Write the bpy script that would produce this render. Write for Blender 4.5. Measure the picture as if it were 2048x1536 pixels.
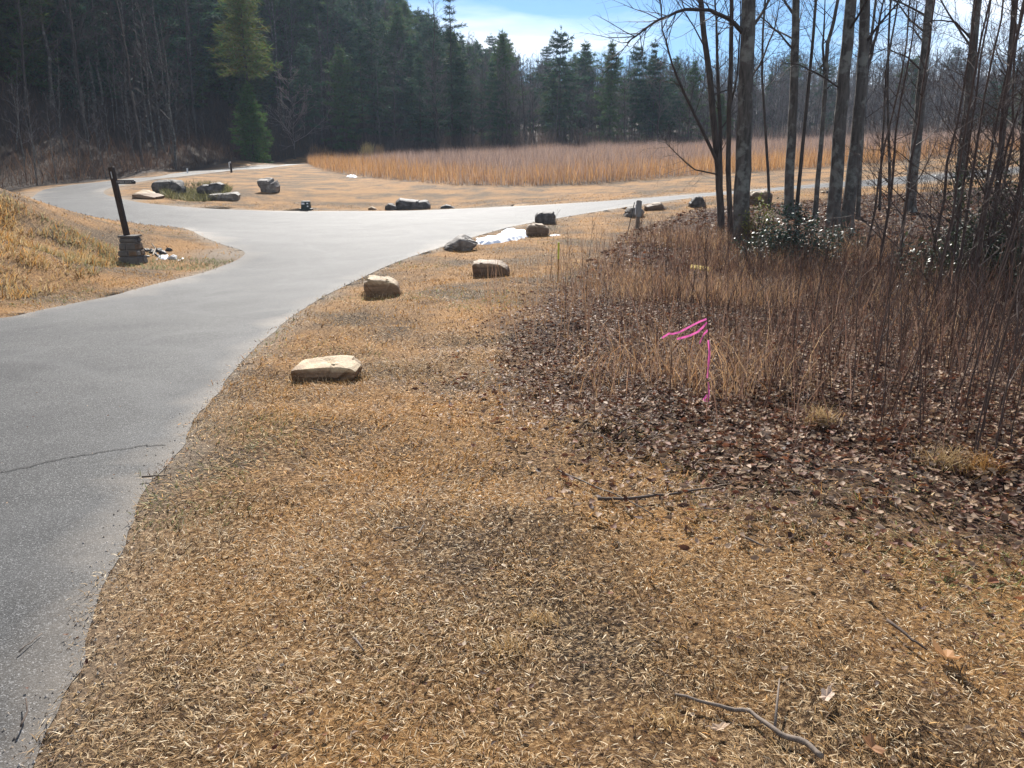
import bpy, math, random, time
import numpy as np
from mathutils import Vector, Matrix, geometry, noise as mnoise
R = math.radians
T0 = time.time()
for o in list(bpy.data.objects):
    bpy.data.objects.remove(o, do_unlink=True)
scene = bpy.context.scene
COL = scene.collection

# ------------------------------------------------------------------ camera
PW, PH, FPX = 2048, 1536, 1540.0
PITCH = R(15.4)
CAMZ = 1.7
cam_data = bpy.data.cameras.new('camera')
cam = bpy.data.objects.new('camera', cam_data)
COL.objects.link(cam)
cam.location = (0, 0, CAMZ)
cam.rotation_euler = (R(90) - PITCH, 0, 0)
cam_data.sensor_width = 36
cam_data.lens = FPX / PW * 36
cam_data.clip_start = 0.05
cam_data.clip_end = 5000
scene.camera = cam

# ------------------------------------------------------------------ sky and sun
SUN_AZ, SUN_EL = R(-5), R(36)          # azimuth measured from +Y towards +X
world = bpy.data.worlds.new('World')
scene.world = world
world.use_nodes = True
wn, wl = world.node_tree.nodes, world.node_tree.links
wn.clear()
w_out = wn.new('ShaderNodeOutputWorld')
w_bg = wn.new('ShaderNodeBackground')
w_sky = wn.new('ShaderNodeTexSky')
w_sky.sky_type = 'NISHITA'
w_sky.sun_disc = False
w_sky.sun_elevation = SUN_EL
w_sky.sun_rotation = SUN_AZ
w_sky.altitude = 700
w_sky.air_density = 1.0
w_sky.dust_density = 0.0
w_sky.ozone_density = 3.0
w_tc = wn.new('ShaderNodeTexCoord')
w_sep = wn.new('ShaderNodeSeparateXYZ')
wl.new(w_tc.outputs['Generated'], w_sep.inputs[0])
w_zc = wn.new('ShaderNodeMath'); w_zc.operation = 'ADD'; w_zc.inputs[1].default_value = 0.12
wl.new(w_sep.outputs['Z'], w_zc.inputs[0])
w_dx = wn.new('ShaderNodeMath'); w_dx.operation = 'DIVIDE'
w_dy = wn.new('ShaderNodeMath'); w_dy.operation = 'DIVIDE'
wl.new(w_sep.outputs['X'], w_dx.inputs[0]); wl.new(w_zc.outputs[0], w_dx.inputs[1])
wl.new(w_sep.outputs['Y'], w_dy.inputs[0]); wl.new(w_zc.outputs[0], w_dy.inputs[1])
w_cmb = wn.new('ShaderNodeCombineXYZ')
wl.new(w_dx.outputs[0], w_cmb.inputs[0]); wl.new(w_dy.outputs[0], w_cmb.inputs[1])
w_map = wn.new('ShaderNodeMapping')
w_map.inputs['Location'].default_value = (0.35, 0.2, 0.0)
w_map.inputs['Scale'].default_value = (0.42, 0.7, 1.0)
wl.new(w_cmb.outputs[0], w_map.inputs[0])
w_no = wn.new('ShaderNodeTexNoise')
w_no.inputs['Scale'].default_value = 1.0
w_no.inputs['Detail'].default_value = 8
w_no.inputs['Roughness'].default_value = 0.52
wl.new(w_map.outputs[0], w_no.inputs['Vector'])
w_ramp = wn.new('ShaderNodeMapRange')
w_ramp.inputs['From Min'].default_value = 0.47
w_ramp.inputs['From Max'].default_value = 0.66
wl.new(w_no.outputs['Fac'], w_ramp.inputs['Value'])
w_mix = wn.new('ShaderNodeMixRGB')
w_mix.inputs['Color2'].default_value = (17, 17.3, 17.8, 1)
wl.new(w_ramp.outputs[0], w_mix.inputs['Fac'])
w_tint = wn.new('ShaderNodeMixRGB'); w_tint.blend_type = 'MULTIPLY'; w_tint.inputs['Fac'].default_value = 1.0
w_tint.inputs['Color2'].default_value = (0.78, 1.03, 1.22, 1)       # crisp winter blue
wl.new(w_sky.outputs[0], w_tint.inputs['Color1'])
wl.new(w_tint.outputs[0], w_mix.inputs['Color1'])
wl.new(w_mix.outputs[0], w_bg.inputs['Color'])
w_bg.inputs['Strength'].default_value = 0.05
wl.new(w_bg.outputs[0], w_out.inputs['Surface'])

sun_data = bpy.data.lights.new('sun', 'SUN')
sun_data.energy = 5.0
sun_data.angle = R(0.53)
sun_data.color = (1.0, 0.955, 0.89)
sun = bpy.data.objects.new('sun', sun_data)
COL.objects.link(sun)
sdir = Vector((math.sin(SUN_AZ) * math.cos(SUN_EL), math.cos(SUN_AZ) * math.cos(SUN_EL), math.sin(SUN_EL)))
sun.rotation_euler = (-sdir).to_track_quat('-Z', 'Y').to_euler()

vs = scene.view_settings
vs.view_transform = 'Standard'
vs.look = 'None'
vs.exposure = 1.05
vs.gamma = 1.0
vs.use_curve_mapping = False
scene.render.engine = 'CYCLES'
cy = scene.cycles
cy.max_bounces = 6
cy.diffuse_bounces = 1
cy.glossy_bounces = 2
cy.transmission_bounces = 3
cy.transparent_max_bounces = 4
cy.volume_bounces = 0
cy.caustics_reflective = False
cy.caustics_refractive = False
cy.use_denoising = True
cy.sample_clamp_indirect = 4.0

# ------------------------------------------------------------------ small helpers
def tag(o, label=None, cat=None, group=None, kind=None):
    if label: o['label'] = label
    if cat: o['category'] = cat
    if group: o['group'] = group
    if kind: o['kind'] = kind
    return o

def empty(name, loc=(0, 0, 0), rz=0.0):
    o = bpy.data.objects.new(name, None)
    o.empty_display_size = 0.1
    COL.objects.link(o)
    o.location = loc
    o.rotation_euler = (0, 0, rz)
    return o

def link_mesh(name, me, parent=None, loc=None):
    o = bpy.data.objects.new(name, me)
    COL.objects.link(o)
    if parent: o.parent = parent
    if loc is not None: o.location = loc
    return o

def np_mesh(name, verts, tris, mat=None, colors=None, smooth=False, quads=None):
    """numpy arrays -> mesh; colors is per vertex rgb"""
    verts = np.asarray(verts, dtype=np.float32).reshape(-1, 3)
    faces = []
    me = bpy.data.meshes.new(name)
    nt = 0 if tris is None else len(tris)
    nq = 0 if quads is None else len(quads)
    me.vertices.add(len(verts))
    me.vertices.foreach_set('co', verts.ravel())
    loops = []
    if nt: loops.append(np.asarray(tris, dtype=np.int32).ravel())
    if nq: loops.append(np.asarray(quads, dtype=np.int32).ravel())
    lp = np.concatenate(loops)
    me.loops.add(len(lp))
    me.loops.foreach_set('vertex_index', lp)
    me.polygons.add(nt + nq)
    starts = np.concatenate([np.arange(nt) * 3, nt * 3 + np.arange(nq) * 4]).astype(np.int32)
    me.polygons.foreach_set('loop_start', starts)
    if smooth:
        me.polygons.foreach_set('use_smooth', np.ones(nt + nq, dtype=bool))
    if colors is not None:
        a = me.color_attributes.new('col', 'FLOAT_COLOR', 'POINT')
        c = np.ones((len(verts), 4), dtype=np.float32)
        c[:, :3] = colors
        a.data.foreach_set('color', c.ravel())
    me.update(calc_edges=True)
    if mat: me.materials.append(mat)
    return me

class MB:
    """collects tubes, boxes and loose faces; build() makes one mesh"""
    def __init__(s): s.v = []; s.f = []; s.c = []
    def add(s, verts, faces, col=None):
        b = len(s.v)
        s.v.extend(verts)
        s.f.extend([tuple(i + b for i in f) for f in faces])
        if col is not None: s.c.extend([col] * len(verts))
    def tube(s, pts, rad, sides=6, cap=True, col=None, phase=0.0):
        n = len(pts)
        pts = [Vector(p) for p in pts]
        vs_, fs = [], []
        up = Vector((0.31, 0.87, 0.38))
        for i in range(n):
            t = (pts[min(i + 1, n - 1)] - pts[max(i - 1, 0)])
            if t.length < 1e-9: t = Vector((0, 0, 1))
            t.normalize()
            a = t.cross(up)
            if a.length < 1e-3: a = t.cross(Vector((1, 0, 0)))
            a.normalize()
            b = t.cross(a)
            r = rad[i] if hasattr(rad, '__len__') else rad
            for k in range(sides):
                an = phase + 2 * math.pi * k / sides
                vs_.append(pts[i] + (a * math.cos(an) + b * math.sin(an)) * r)
        for i in range(n - 1):
            for k in range(sides):
                k2 = (k + 1) % sides
                fs.append((i * sides + k, i * sides + k2, (i + 1) * sides + k2, (i + 1) * sides + k))
        if cap:
            fs.append(tuple(range(sides - 1, -1, -1)))
            fs.append(tuple((n - 1) * sides + k for k in range(sides)))
        s.add(vs_, fs, col)
    def box(s, c, size, rot=None, col=None):
        hx, hy, hz = size[0] / 2, size[1] / 2, size[2] / 2
        vs_ = [Vector((x, y, z)) for x in (-hx, hx) for y in (-hy, hy) for z in (-hz, hz)]
        if rot is not None: vs_ = [rot @ v for v in vs_]
        vs_ = [v + Vector(c) for v in vs_]
        s.add(vs_, [(0, 1, 3, 2), (4, 6, 7, 5), (0, 4, 5, 1), (2, 3, 7, 6), (0, 2, 6, 4), (1, 5, 7, 3)], col)
    def mesh(s, name, mat=None, smooth=False):
        me = bpy.data.meshes.new(name)
        me.from_pydata([tuple(v) for v in s.v], [], s.f)
        if smooth: me.polygons.foreach_set('use_smooth', [True] * len(me.polygons))
        if s.c and len(s.c) == len(s.v):
            a = me.color_attributes.new('col', 'FLOAT_COLOR', 'POINT')
            a.data.foreach_set('color', [x for c in s.c for x in (c[0], c[1], c[2], 1.0)])
        me.update()
        if mat: me.materials.append(mat)
        return me
    def build(s, name, mat=None, parent=None, loc=None, smooth=False):
        return link_mesh(name, s.mesh(name, mat, smooth), parent, loc)

def bevel(o, w, seg=2):
    m = o.modifiers.new('bevel', 'BEVEL')
    m.width = w; m.segments = seg; m.limit_method = 'ANGLE'; m.angle_limit = R(40)

# ------------------------------------------------------------------ materials
def new_mat(name):
    m = bpy.data.materials.new(name)
    m.use_nodes = True
    nt = m.node_tree
    p = nt.nodes['Principled BSDF']
    return m, nt, p

def noise_node(nt, scale, detail=4, rough=0.55, vec=None, dist=0.0):
    n = nt.nodes.new('ShaderNodeTexNoise')
    n.inputs['Scale'].default_value = scale
    n.inputs['Detail'].default_value = detail
    n.inputs['Roughness'].default_value = rough
    n.inputs['Distortion'].default_value = dist
    if vec is not None: nt.links.new(vec, n.inputs['Vector'])
    return n

def ramp(nt, fac, stops):
    r = nt.nodes.new('ShaderNodeValToRGB')
    e = r.color_ramp.elements
    while len(e) < len(stops): e.new(0.5)
    for el, (p, c) in zip(e, stops):
        el.position = p
        el.color = (c[0], c[1], c[2], 1)
    nt.links.new(fac, r.inputs['Fac'])
    return r

def mixc(nt, fac, a, b, mode='MIX'):
    m = nt.nodes.new('ShaderNodeMixRGB')
    m.blend_type = mode
    for sock, v in ((m.inputs['Fac'], fac), (m.inputs['Color1'], a), (m.inputs['Color2'], b)):
        if hasattr(v, 'is_linked') or hasattr(v, 'links'): nt.links.new(v, sock)
        elif isinstance(v, (int, float)): sock.default_value = v
        else: sock.default_value = (v[0], v[1], v[2], 1)
    return m.outputs[0]

def mathn(nt, op, a, b=None):
    m = nt.nodes.new('ShaderNodeMath'); m.operation = op
    for i, v in enumerate((a, b)):
        if v is None: continue
        if isinstance(v, (int, float)): m.inputs[i].default_value = v
        else: nt.links.new(v, m.inputs[i])
    return m.outputs[0]

def bump(nt, p, height, strength=0.5, dist=0.02):
    b = nt.nodes.new('ShaderNodeBump')
    b.inputs['Strength'].default_value = strength
    b.inputs['Distance'].default_value = dist
    nt.links.new(height, b.inputs['Height'])
    nt.links.new(b.outputs[0], p.inputs['Normal'])

def coords(nt, kind='Object'):
    return nt.nodes.new('ShaderNodeTexCoord').outputs[kind]

def blade_mat(name, trans=0.35, rough=0.6, tint=(1, 1, 1), spec=0.25):
    """thin leaf or grass: colour per vertex, light passes through"""
    m, nt, p = new_mat(name)
    at = nt.nodes.new('ShaderNodeAttribute'); at.attribute_name = 'col'
    c = mixc(nt, 1.0, at.outputs['Color'], tint, 'MULTIPLY')
    nt.links.new(c, p.inputs['Base Color'])
    p.inputs['Roughness'].default_value = rough
    p.inputs['Specular IOR Level'].default_value = spec
    t = nt.nodes.new('ShaderNodeBsdfTranslucent')
    nt.links.new(c, t.inputs['Color'])
    mx = nt.nodes.new('ShaderNodeMixShader')
    mx.inputs[0].default_value = trans
    nt.links.new(p.outputs[0], mx.inputs[1])
    nt.links.new(t.outputs[0], mx.inputs[2])
    nt.links.new(mx.outputs[0], nt.nodes['Material Output'].inputs['Surface'])
    return m

def flat_mat(name, col, rough=0.8, var=0.25, scale=8.0, bumps=0.3, bdist=0.01, spec=0.3, metal=0.0):
    m, nt, p = new_mat(name)
    co = coords(nt)
    n = noise_node(nt, scale, 6, 0.6, co)
    r = ramp(nt, n.outputs['Fac'], [(0.3, [c * (1 - var) for c in col]), (0.7, [min(1, c * (1 + var)) for c in col])])
    nt.links.new(r.outputs[0], p.inputs['Base Color'])
    p.inputs['Roughness'].default_value = rough
    p.inputs['Specular IOR Level'].default_value = spec
    p.inputs['Metallic'].default_value = metal
    if bumps:
        n2 = noise_node(nt, scale * 4, 5, 0.6, co)
        bump(nt, p, n2.outputs['Fac'], bumps, bdist)
    return m

def bark_mat(name, dark, light, scale=9.0, zs=0.18, lichen=None):
    m, nt, p = new_mat(name)
    co = coords(nt)
    mp = nt.nodes.new('ShaderNodeMapping')
    mp.inputs['Scale'].default_value = (1, 1, zs)
    nt.links.new(co, mp.inputs[0])
    n = noise_node(nt, scale, 7, 0.65, mp.outputs[0], 0.4)
    r = ramp(nt, n.outputs['Fac'], [(0.33, dark), (0.66, light)])
    c = r.outputs[0]
    if lichen:
        n3 = noise_node(nt, 3.2, 5, 0.6, co)
        r3 = ramp(nt, n3.outputs['Fac'], [(0.5, (0, 0, 0)), (0.62, (1, 1, 1))])
        c = mixc(nt, r3.outputs[0], c, lichen)
    nt.links.new(c, p.inputs['Base Color'])
    p.inputs['Roughness'].default_value = 0.85
    p.inputs['Specular IOR Level'].default_value = 0.25
    bump(nt, p, n.outputs['Fac'], 0.6, 0.02)
    return m

# ------------------------------------------------------------------ pixel <-> world
CP, SP = math.cos(PITCH), math.sin(PITCH)
def ray(u, v):
    x = (u - PW / 2) / FPX
    y = -(v - PH / 2) / FPX
    return np.array([x, CP + y * SP, -SP + y * CP])
def at_y(u, v, Y):
    d = ray(u, v)
    t = Y / d[1]
    return np.array([d[0] * t, Y, CAMZ + d[2] * t])
def at_z(u, v, z):
    d = ray(u, v)
    t = (z - CAMZ) / d[2]
    return np.array([d[0] * t, d[1] * t, z])
def to_pix(p):
    x, y, z = p[0], p[1], p[2] - CAMZ
    f = y * CP - z * SP
    up = y * SP + z * CP
    return PW / 2 + FPX * x / f, PH / 2 - FPX * up / f
def px_per_m(p):
    return FPX / (p[1] * CP - (p[2] - CAMZ) * SP)

# ------------------------------------------------------------------ terrain height: thin plate spline over surveyed points
ctrl = []
for x in (-14, -9, -4, 0, 4, 9, 16):
    for y in (-14, -5, 1.0):
        ctrl.append((x, y, 0.0 if x > -6 else -0.05))
for x, y, z in ((-4, 4, -0.02), (0, 4, -0.02), (4, 4, -0.03), (9, 5, -0.05), (14, 7, -0.1), (-9, 6, -0.08), (20, 5, 0.0)):
    ctrl.append((x, y, z))
for u, v, z in ((650, 757, -.12), (760, 590, -.2), (980, 552, -.2), (918, 500, -.17), (1075, 472, -.1), (1090, 450, -.02),
                (252, 527, -.22), (490, 508, -.22), (560, 650, -.15), (0, 640, -.12), (1270, 440, .05), (1500, 560, -.35),
                (1400, 660, -.15), (1750, 600, -.4), (1950, 700, -.3), (1480, 490, -.2), (1670, 470, -.15), (340, 455, -.12), (700, 470, -.13), (850, 445, -.05)):
    ctrl.append(tuple(at_z(u, v, z)))
PX_Y = [(610, 420, 38), (820, 419, 39), (430, 402, 40), (535, 385, 44), (285, 399, 39), (300, 412, 36), (462, 346, 66), (215, 388, 43), (280, 364, 51), (270, 356, 57), (340, 355, 58), (340, 348, 63.5), (420, 346, 66), (420, 340, 72), (500, 338.5, 74), (500, 333, 82), (560, 333, 82), (560, 328.5, 92), (535, 361, 56), (640, 372, 50),
        (35, 393, 43), (130, 371, 50), (610, 328, 90), (610, 325, 98), (1000, 373, 49), (720, 353, 60), (1200, 368, 48),
        (1400, 350, 50), (1582, 339, 52), (1734, 329, 54), (1912, 313, 56), (2100, 297, 58), (1500, 380, 38.5), (1660, 366, 40),
        (1814, 353, 42), (1969, 341, 44), (2200, 322, 46), (1250, 405, 35), (1900, 385, 33), (1750, 400, 31), (2100, 375, 34), (1560, 405, 31), (2000, 430, 27),
        (1000, 306, 112), (1400, 300, 112), (1800, 288, 104), (700, 312, 112), (2200, 275, 100),
        # grassy bank by the signpost
        (0, 387, 17.2), (60, 418, 17.2), (125, 446, 17.6), (195, 480, 18.0), (-220, 330, 16.5), (0, 480, 14.2), (100, 510, 15.6), (-220, 480, 13.2)]
for a in PX_Y: ctrl.append(tuple(at_y(*a)))
for u, v, z in ((235, 532, -.2), (100, 585, -.17), (0, 612, -.13), (-220, 690, -.1)): ctrl.append(tuple(at_z(u, v, z)))
ctrl += [(-22, 28, 0.1), (-27, 34, .4), (-17, 25, -0.05), (-35, 15, 2.0), (-35, 0, 1.0)]
# steep wooded hillside beyond the upper road
foot = [(-32.5, 43), (-31, 51), (-30, 59), (-30, 72), (-29.5, 96)]
for fx, fy in foot:
    z0 = 0.4 + (fy - 43) * 0.045
    ctrl += [(fx - 2.5, fy + 1.5, z0 + .5), (fx - 9, fy + 5, z0 + 5.5), (fx - 24, fy + 13, z0 + 16), (fx - 60, fy + 30, z0 + 36)]
ctrl += [(-50, 28, 7), (-75, 20, 16), (-20, 135, 9), (-30, 155, 22), (-50, 190, 40), (-10, 150, 9), (20, 150, 7), (60, 145, 6), (110, 140, 7), (-15, 200, 17), (40, 210, 17), (100, 210, 16),
         (160, 190, 18), (-100, 120, 55), (-120, 240, 75), (0, 320, 32), (120, 320, 30), (240, 200, 28), (200, 60, 10), (90, 60, 4), (90, 0, 1), (-100, -60, 10), (100, -100, 0), (0, -100, -2),
         (-400, 300, 110), (0, 600, 60), (400, 400, 60), (500, -200, 10), (-500, -300, 30), (0, -600, 0), (600, 800, 60), (-600, 800, 110)]
CT = np.array(ctrl, dtype=np.float64)
S_ = 50.0
def _phi(d2):
    return np.where(d2 > 1e-12, 0.5 * d2 * np.log(np.maximum(d2, 1e-12)), 0.0)
def _solve():
    P = CT[:, :2] / S_
    n = len(P)
    d2 = ((P[:, None, :] - P[None, :, :]) ** 2).sum(-1)
    A = np.zeros((n + 3, n + 3))
    A[:n, :n] = _phi(d2) + np.eye(n) * 2e-6
    Q = np.c_[np.ones(n), P]
    A[:n, n:] = Q; A[n:, :n] = Q.T
    b = np.r_[CT[:, 2], 0, 0, 0]
    return P, np.linalg.solve(A, b)
_P, _W = _solve()
def hgt(x, y):
    x = np.atleast_1d(np.asarray(x, dtype=np.float64)); y = np.atleast_1d(np.asarray(y, dtype=np.float64))
    out = np.empty(x.shape)
    n = len(_P)
    xf, yf, of = x.ravel(), y.ravel(), out.ravel()
    for i in range(0, len(xf), 20000):
        q = np.c_[xf[i:i + 20000], yf[i:i + 20000]] / S_
        d2 = ((q[:, None, :] - _P[None, :, :]) ** 2).sum(-1)
        of[i:i + 20000] = _phi(d2) @ _W[:n] + _W[n] + q @ _W[n + 1:]
    return of.reshape(x.shape)
def h1(x, y): return float(hgt(x, y)[0])
_TT = np.geomspace(1.0, 260.0, 900)
def ground(u, v):
    d = ray(u, v)
    pts = d[None, :] * (_TT / d[1])[:, None]
    z = pts[:, 2] + CAMZ
    g = hgt(pts[:, 0], pts[:, 1])
    below = np.nonzero(z < g)[0]
    if len(below) == 0:
        return np.array([pts[-1, 0], pts[-1, 1], g[-1]])
    i = below[0]
    if i == 0: k = 0; f = 0
    else:
        a, b = z[i - 1] - g[i - 1], z[i] - g[i]
        f = a / (a - b)
        k = i - 1
    p = pts[k] * (1 - f) + pts[min(k + 1, len(pts) - 1)] * f
    return np.array([p[0], p[1], h1(p[0], p[1])])

def in_poly(px, py, poly):
    inside = np.zeros(px.shape, dtype=bool)
    n = len(poly)
    j = n - 1
    for i in range(n):
        xi, yi = poly[i]; xj, yj = poly[j]
        if yi != yj:
            c = ((yi > py) != (yj > py)) & (px < (xj - xi) * (py - yi) / (yj - yi) + xi)
            inside ^= c
        j = i
    return inside
def dist_poly(px, py, poly):
    best = np.full(px.shape, 1e9)
    n = len(poly)
    for i in range(n):
        x0, y0 = poly[i]; x1, y1 = poly[(i + 1) % n]
        dx, dy = x1 - x0, y1 - y0
        L = dx * dx + dy * dy
        if L < 1e-12: continue
        t = np.clip(((px - x0) * dx + (py - y0) * dy) / L, 0, 1)
        best = np.minimum(best, (px - x0 - t * dx) ** 2 + (py - y0 - t * dy) ** 2)
    return np.sqrt(best)

def nearest_on_poly(px, py, poly):
    best = np.full(px.shape, 1e18); bx = px.copy(); by = py.copy()
    n = len(poly)
    for i in range(n):
        x0, y0 = poly[i]; x1, y1 = poly[(i + 1) % n]
        dx, dy = x1 - x0, y1 - y0
        L = dx * dx + dy * dy
        if L < 1e-12: continue
        t = np.clip(((px - x0) * dx + (py - y0) * dy) / L, 0, 1)
        qx, qy = x0 + t * dx, y0 + t * dy
        d = (px - qx) ** 2 + (py - qy) ** 2
        m = d < best
        best = np.where(m, d, best); bx = np.where(m, qx, bx); by = np.where(m, qy, by)
    return bx, by

def vnoise(x, y, s, seed=0):
    """cheap smooth value noise in numpy, 0..1"""
    X = x * s + seed * 17.3; Y = y * s + seed * 9.1
    xi, yi = np.floor(X), np.floor(Y)
    fx, fy = X - xi, Y - yi
    fx = fx * fx * (3 - 2 * fx); fy = fy * fy * (3 - 2 * fy)
    def hsh(a, b):
        t = np.sin(a * 127.1 + b * 311.7 + seed * 74.7) * 43758.5453
        return t - np.floor(t)
    return (hsh(xi, yi) * (1 - fx) + hsh(xi + 1, yi) * fx) * (1 - fy) + (hsh(xi, yi + 1) * (1 - fx) + hsh(xi + 1, yi + 1) * fx) * fy

# ------------------------------------------------------------------ plan outlines (photo pixels dropped onto the ground)
near_edge = [(45, 1536), (62, 1480), (105, 1400), (165, 1310), (200, 1200), (240, 1080), (290, 985), (345, 920), (375, 865), (430, 790), (490, 718), (565, 647), (650, 590),
             (740, 547), (800, 521), (880, 496), (960, 470), (1040, 449), (1150, 430), (1240, 416), (1320, 404), (1420, 392), (1540, 381), (1640, 375), (1727, 374), (1832, 366), (1908, 357), (1969, 352), (2040, 346)]
far_edge = [(2040, 334), (1969, 340), (1908, 345), (1814, 352), (1727, 361), (1658, 366), (1560, 375), (1440, 384), (1330, 393), (1220, 402), (1100, 409), (900, 418), (700, 421.5), (560, 422),
            (420, 418), (300, 409), (245, 399), (215, 391), (205, 385), (212, 378), (240, 371), (280, 364), (340, 355), (420, 346), (500, 338.5), (560, 333), (610, 328)]
upper_edge = [(610, 325), (560, 328.5), (500, 333), (420, 340), (350, 347), (270, 356), (200, 364), (130, 372), (60, 384), (36, 394)]
left_edge = [(170, 434), (250, 443), (330, 454), (390, 468), (440, 488), (484, 500), (492, 508), (480, 518), (430, 537), (350, 560), (250, 585), (150, 606), (60, 626), (0, 640)]
def drop(lst): return [tuple(ground(u, v)[:2]) for u, v in lst]
rd = []
rd += [(-0.6, -12), (-0.9, -4), (-1.1, 0)]
rd += drop(near_edge)
rd += [(60, 52), (95, 62), (97, 57 + 10)][:2]
rd += [(92, 67), (58, 57)]
rd += drop(far_edge)
pe = drop([(611, 326)])[0]
rd += [(pe[0] + 1.5, pe[1] + 12), (pe[0] + 0.5, pe[1] + 13)][:0]
rd += drop(upper_edge)
rd += [(-29.3, 40.0), (-28.2, 36.2), (-25, 33.2), (-21.5, 31.2)]
rd += drop(left_edge)
rd += [(-8.2, 8.6), (-8.9, 4), (-9.0, 0), (-8.6, -6), (-8.2, -12)]
ROAD = rd
def ragged(poly):
    for _ in range(2):                                       # corner cutting
        q = []
        for i in range(len(poly)):
            a, b = np.array(poly[i]), np.array(poly[(i + 1) % len(poly)])
            q += [tuple(a * .75 + b * .25), tuple(a * .25 + b * .75)]
        poly = q
    out = []
    for i in range(len(poly)):
        a, b = np.array(poly[i]), np.array(poly[(i + 1) % len(poly)])
        L = np.linalg.norm(b - a)
        n = max(1, int(L / max(0.12, np.linalg.norm((a + b) / 2) * 0.02)))
        out += [a + (b - a) * k / n for k in range(n)]
    out = np.array(out)
    far = np.clip(np.hypot(out[:, 0], out[:, 1]) / 12, 0, 1)
    out[:, 0] += ((vnoise(out[:, 0], out[:, 1], 2.2, 31) - .5) * .09 + (vnoise(out[:, 0], out[:, 1], 7, 33) - .5) * .06) * (1 - .75 * far)
    return out
ROAD_LINE = ragged(ROAD)
ROAD = [tuple(p) for p in ROAD_LINE[::3]]
field_front = drop([(612, 325), (622, 333), (650, 343), (720, 353), (800, 362), (900, 369), (1000, 373), (1100, 371), (1200, 367), (1300, 359), (1400, 350), (1501, 345), (1582, 339), (1662, 334), (1734, 329), (1835, 320), (1912, 313), (2040, 301)])
FIELD = field_front + [(75, 62), (110, 70), (125, 104), (60, 112), (0, 113), (-28, 112)]
litter_px = [(1390, 420), (1345, 434), (1250, 466), (1190, 520), (1110, 575), (1060, 630), (1005, 690), (990, 760), (1080, 830), (1230, 895), (1330, 950), (1480, 990), (1700, 1030), (2048, 1085)]
LITTER = drop(litter_px) + [(7, 3.0), (14, 1), (26, 6), (36, 26)] + drop([(2048, 372), (1950, 376), (1850, 384), (1760, 390), (1680, 396), (1600, 402), (1500, 412)])
BANK = drop([(0, 612), (100, 586), (205, 548), (240, 528), (228, 500), (195, 482), (125, 448), (60, 420), (0, 390)]) + [(-15, 20), (-20, 16), (-18, 11), (-12.5, 10.5)]
HOLLOW = drop([(330, 383), (350, 372), (400, 372), (450, 380), (440, 396), (400, 402), (350, 398)])

def relief(X, Y, ins, dr):
    lit = in_poly(X, Y, LITTER)
    bank = in_poly(X, Y, BANK)
    near = np.hypot(X, Y - 5)
    rough = (vnoise(X, Y, .7, 3) - .5) * 0.07 + (vnoise(X, Y, 2.1, 5) - .5) * 0.075 * np.clip(1.4 - near / 9, 0, 1)
    amp = np.where(lit, 1.8, 1.0) * np.where(bank, 2.2, 1.0) * np.where(near > 120, 0, 1)
    return np.where(ins, 0, rough * amp * np.clip(dr / 0.6, 0, 1))
def surf(x, y):
    x = np.asarray(x, dtype=float); y = np.asarray(y, dtype=float)
    return hgt(x, y) + relief(x, y, in_poly(x, y, ROAD), dist_poly(x, y, ROAD))

# ------------------------------------------------------------------ materials for the ground
def make_ground_mat():
    m, nt, p = new_mat('dry_ground')
    co = coords(nt)
    at = nt.nodes.new('ShaderNodeAttribute'); at.attribute_name = 'col'
    sp = nt.nodes.new('ShaderNodeSeparateColor')
    nt.links.new(at.outputs['Color'], sp.inputs[0])
    n1 = noise_node(nt, 0.55, 5, 0.6, co)
    n2 = noise_node(nt, 45, 6, 0.75, co)
    n3 = noise_node(nt, 3.5, 6, 0.7, co)
    straw = ramp(nt, n2.outputs['Fac'], [(0.42, (0.016, 0.010, 0.006)), (0.52, (0.11, 0.066, 0.033)), (0.6, (0.44, 0.31, 0.175))])  # near-black stop paints the shaded gaps between grass blades
    orange = ramp(nt, n2.outputs['Fac'], [(0.36, (0.07, 0.032, 0.012)), (0.5, (0.33, 0.172, 0.06)), (0.62, (0.55, 0.32, 0.13))])
    l1 = ramp(nt, n1.outputs['Fac'], [(0.4, (0, 0, 0)), (0.6, (1, 1, 1))])
    lawn = mixc(nt, l1.outputs[0], orange.outputs[0], straw.outputs[0])
    dk = ramp(nt, n3.outputs['Fac'], [(0.28, (0.45, 0.42, 0.40)), (0.45, (1, 1, 1))])
    lawn = mixc(nt, 1.0, lawn, dk.outputs[0], 'MULTIPLY')
    lit = ramp(nt, n2.outputs['Fac'], [(0.4, (0.018, 0.010, 0.007)), (0.52, (0.07, 0.036, 0.022)), (0.66, (0.22, 0.13, 0.08))])
    wood = ramp(nt, n2.outputs['Fac'], [(0.35, (0.02, 0.014, 0.010)), (0.55, (0.055, 0.037, 0.026)), (0.72, (0.11, 0.075, 0.05))])
    dirt = ramp(nt, n2.outputs['Fac'], [(0.3, (0.16, 0.12, 0.085)), (0.7, (0.40, 0.33, 0.25))])
    c = mixc(nt, sp.outputs[0], lawn, lit.outputs[0])
    c = mixc(nt, sp.outputs[1], c, wood.outputs[0])
    c = mixc(nt, sp.outputs[2], c, dirt.outputs[0])
    nt.links.new(c, p.inputs['Base Color'])
    p.inputs['Roughness'].default_value = 0.9
    p.inputs['Specular IOR Level'].default_value = 0.15
    nb = noise_node(nt, 26, 6, 0.8, co)
    bump(nt, p, nb.outputs['Fac'], 0.9, 0.05)
    return m
M_GROUND = make_ground_mat()

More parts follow.
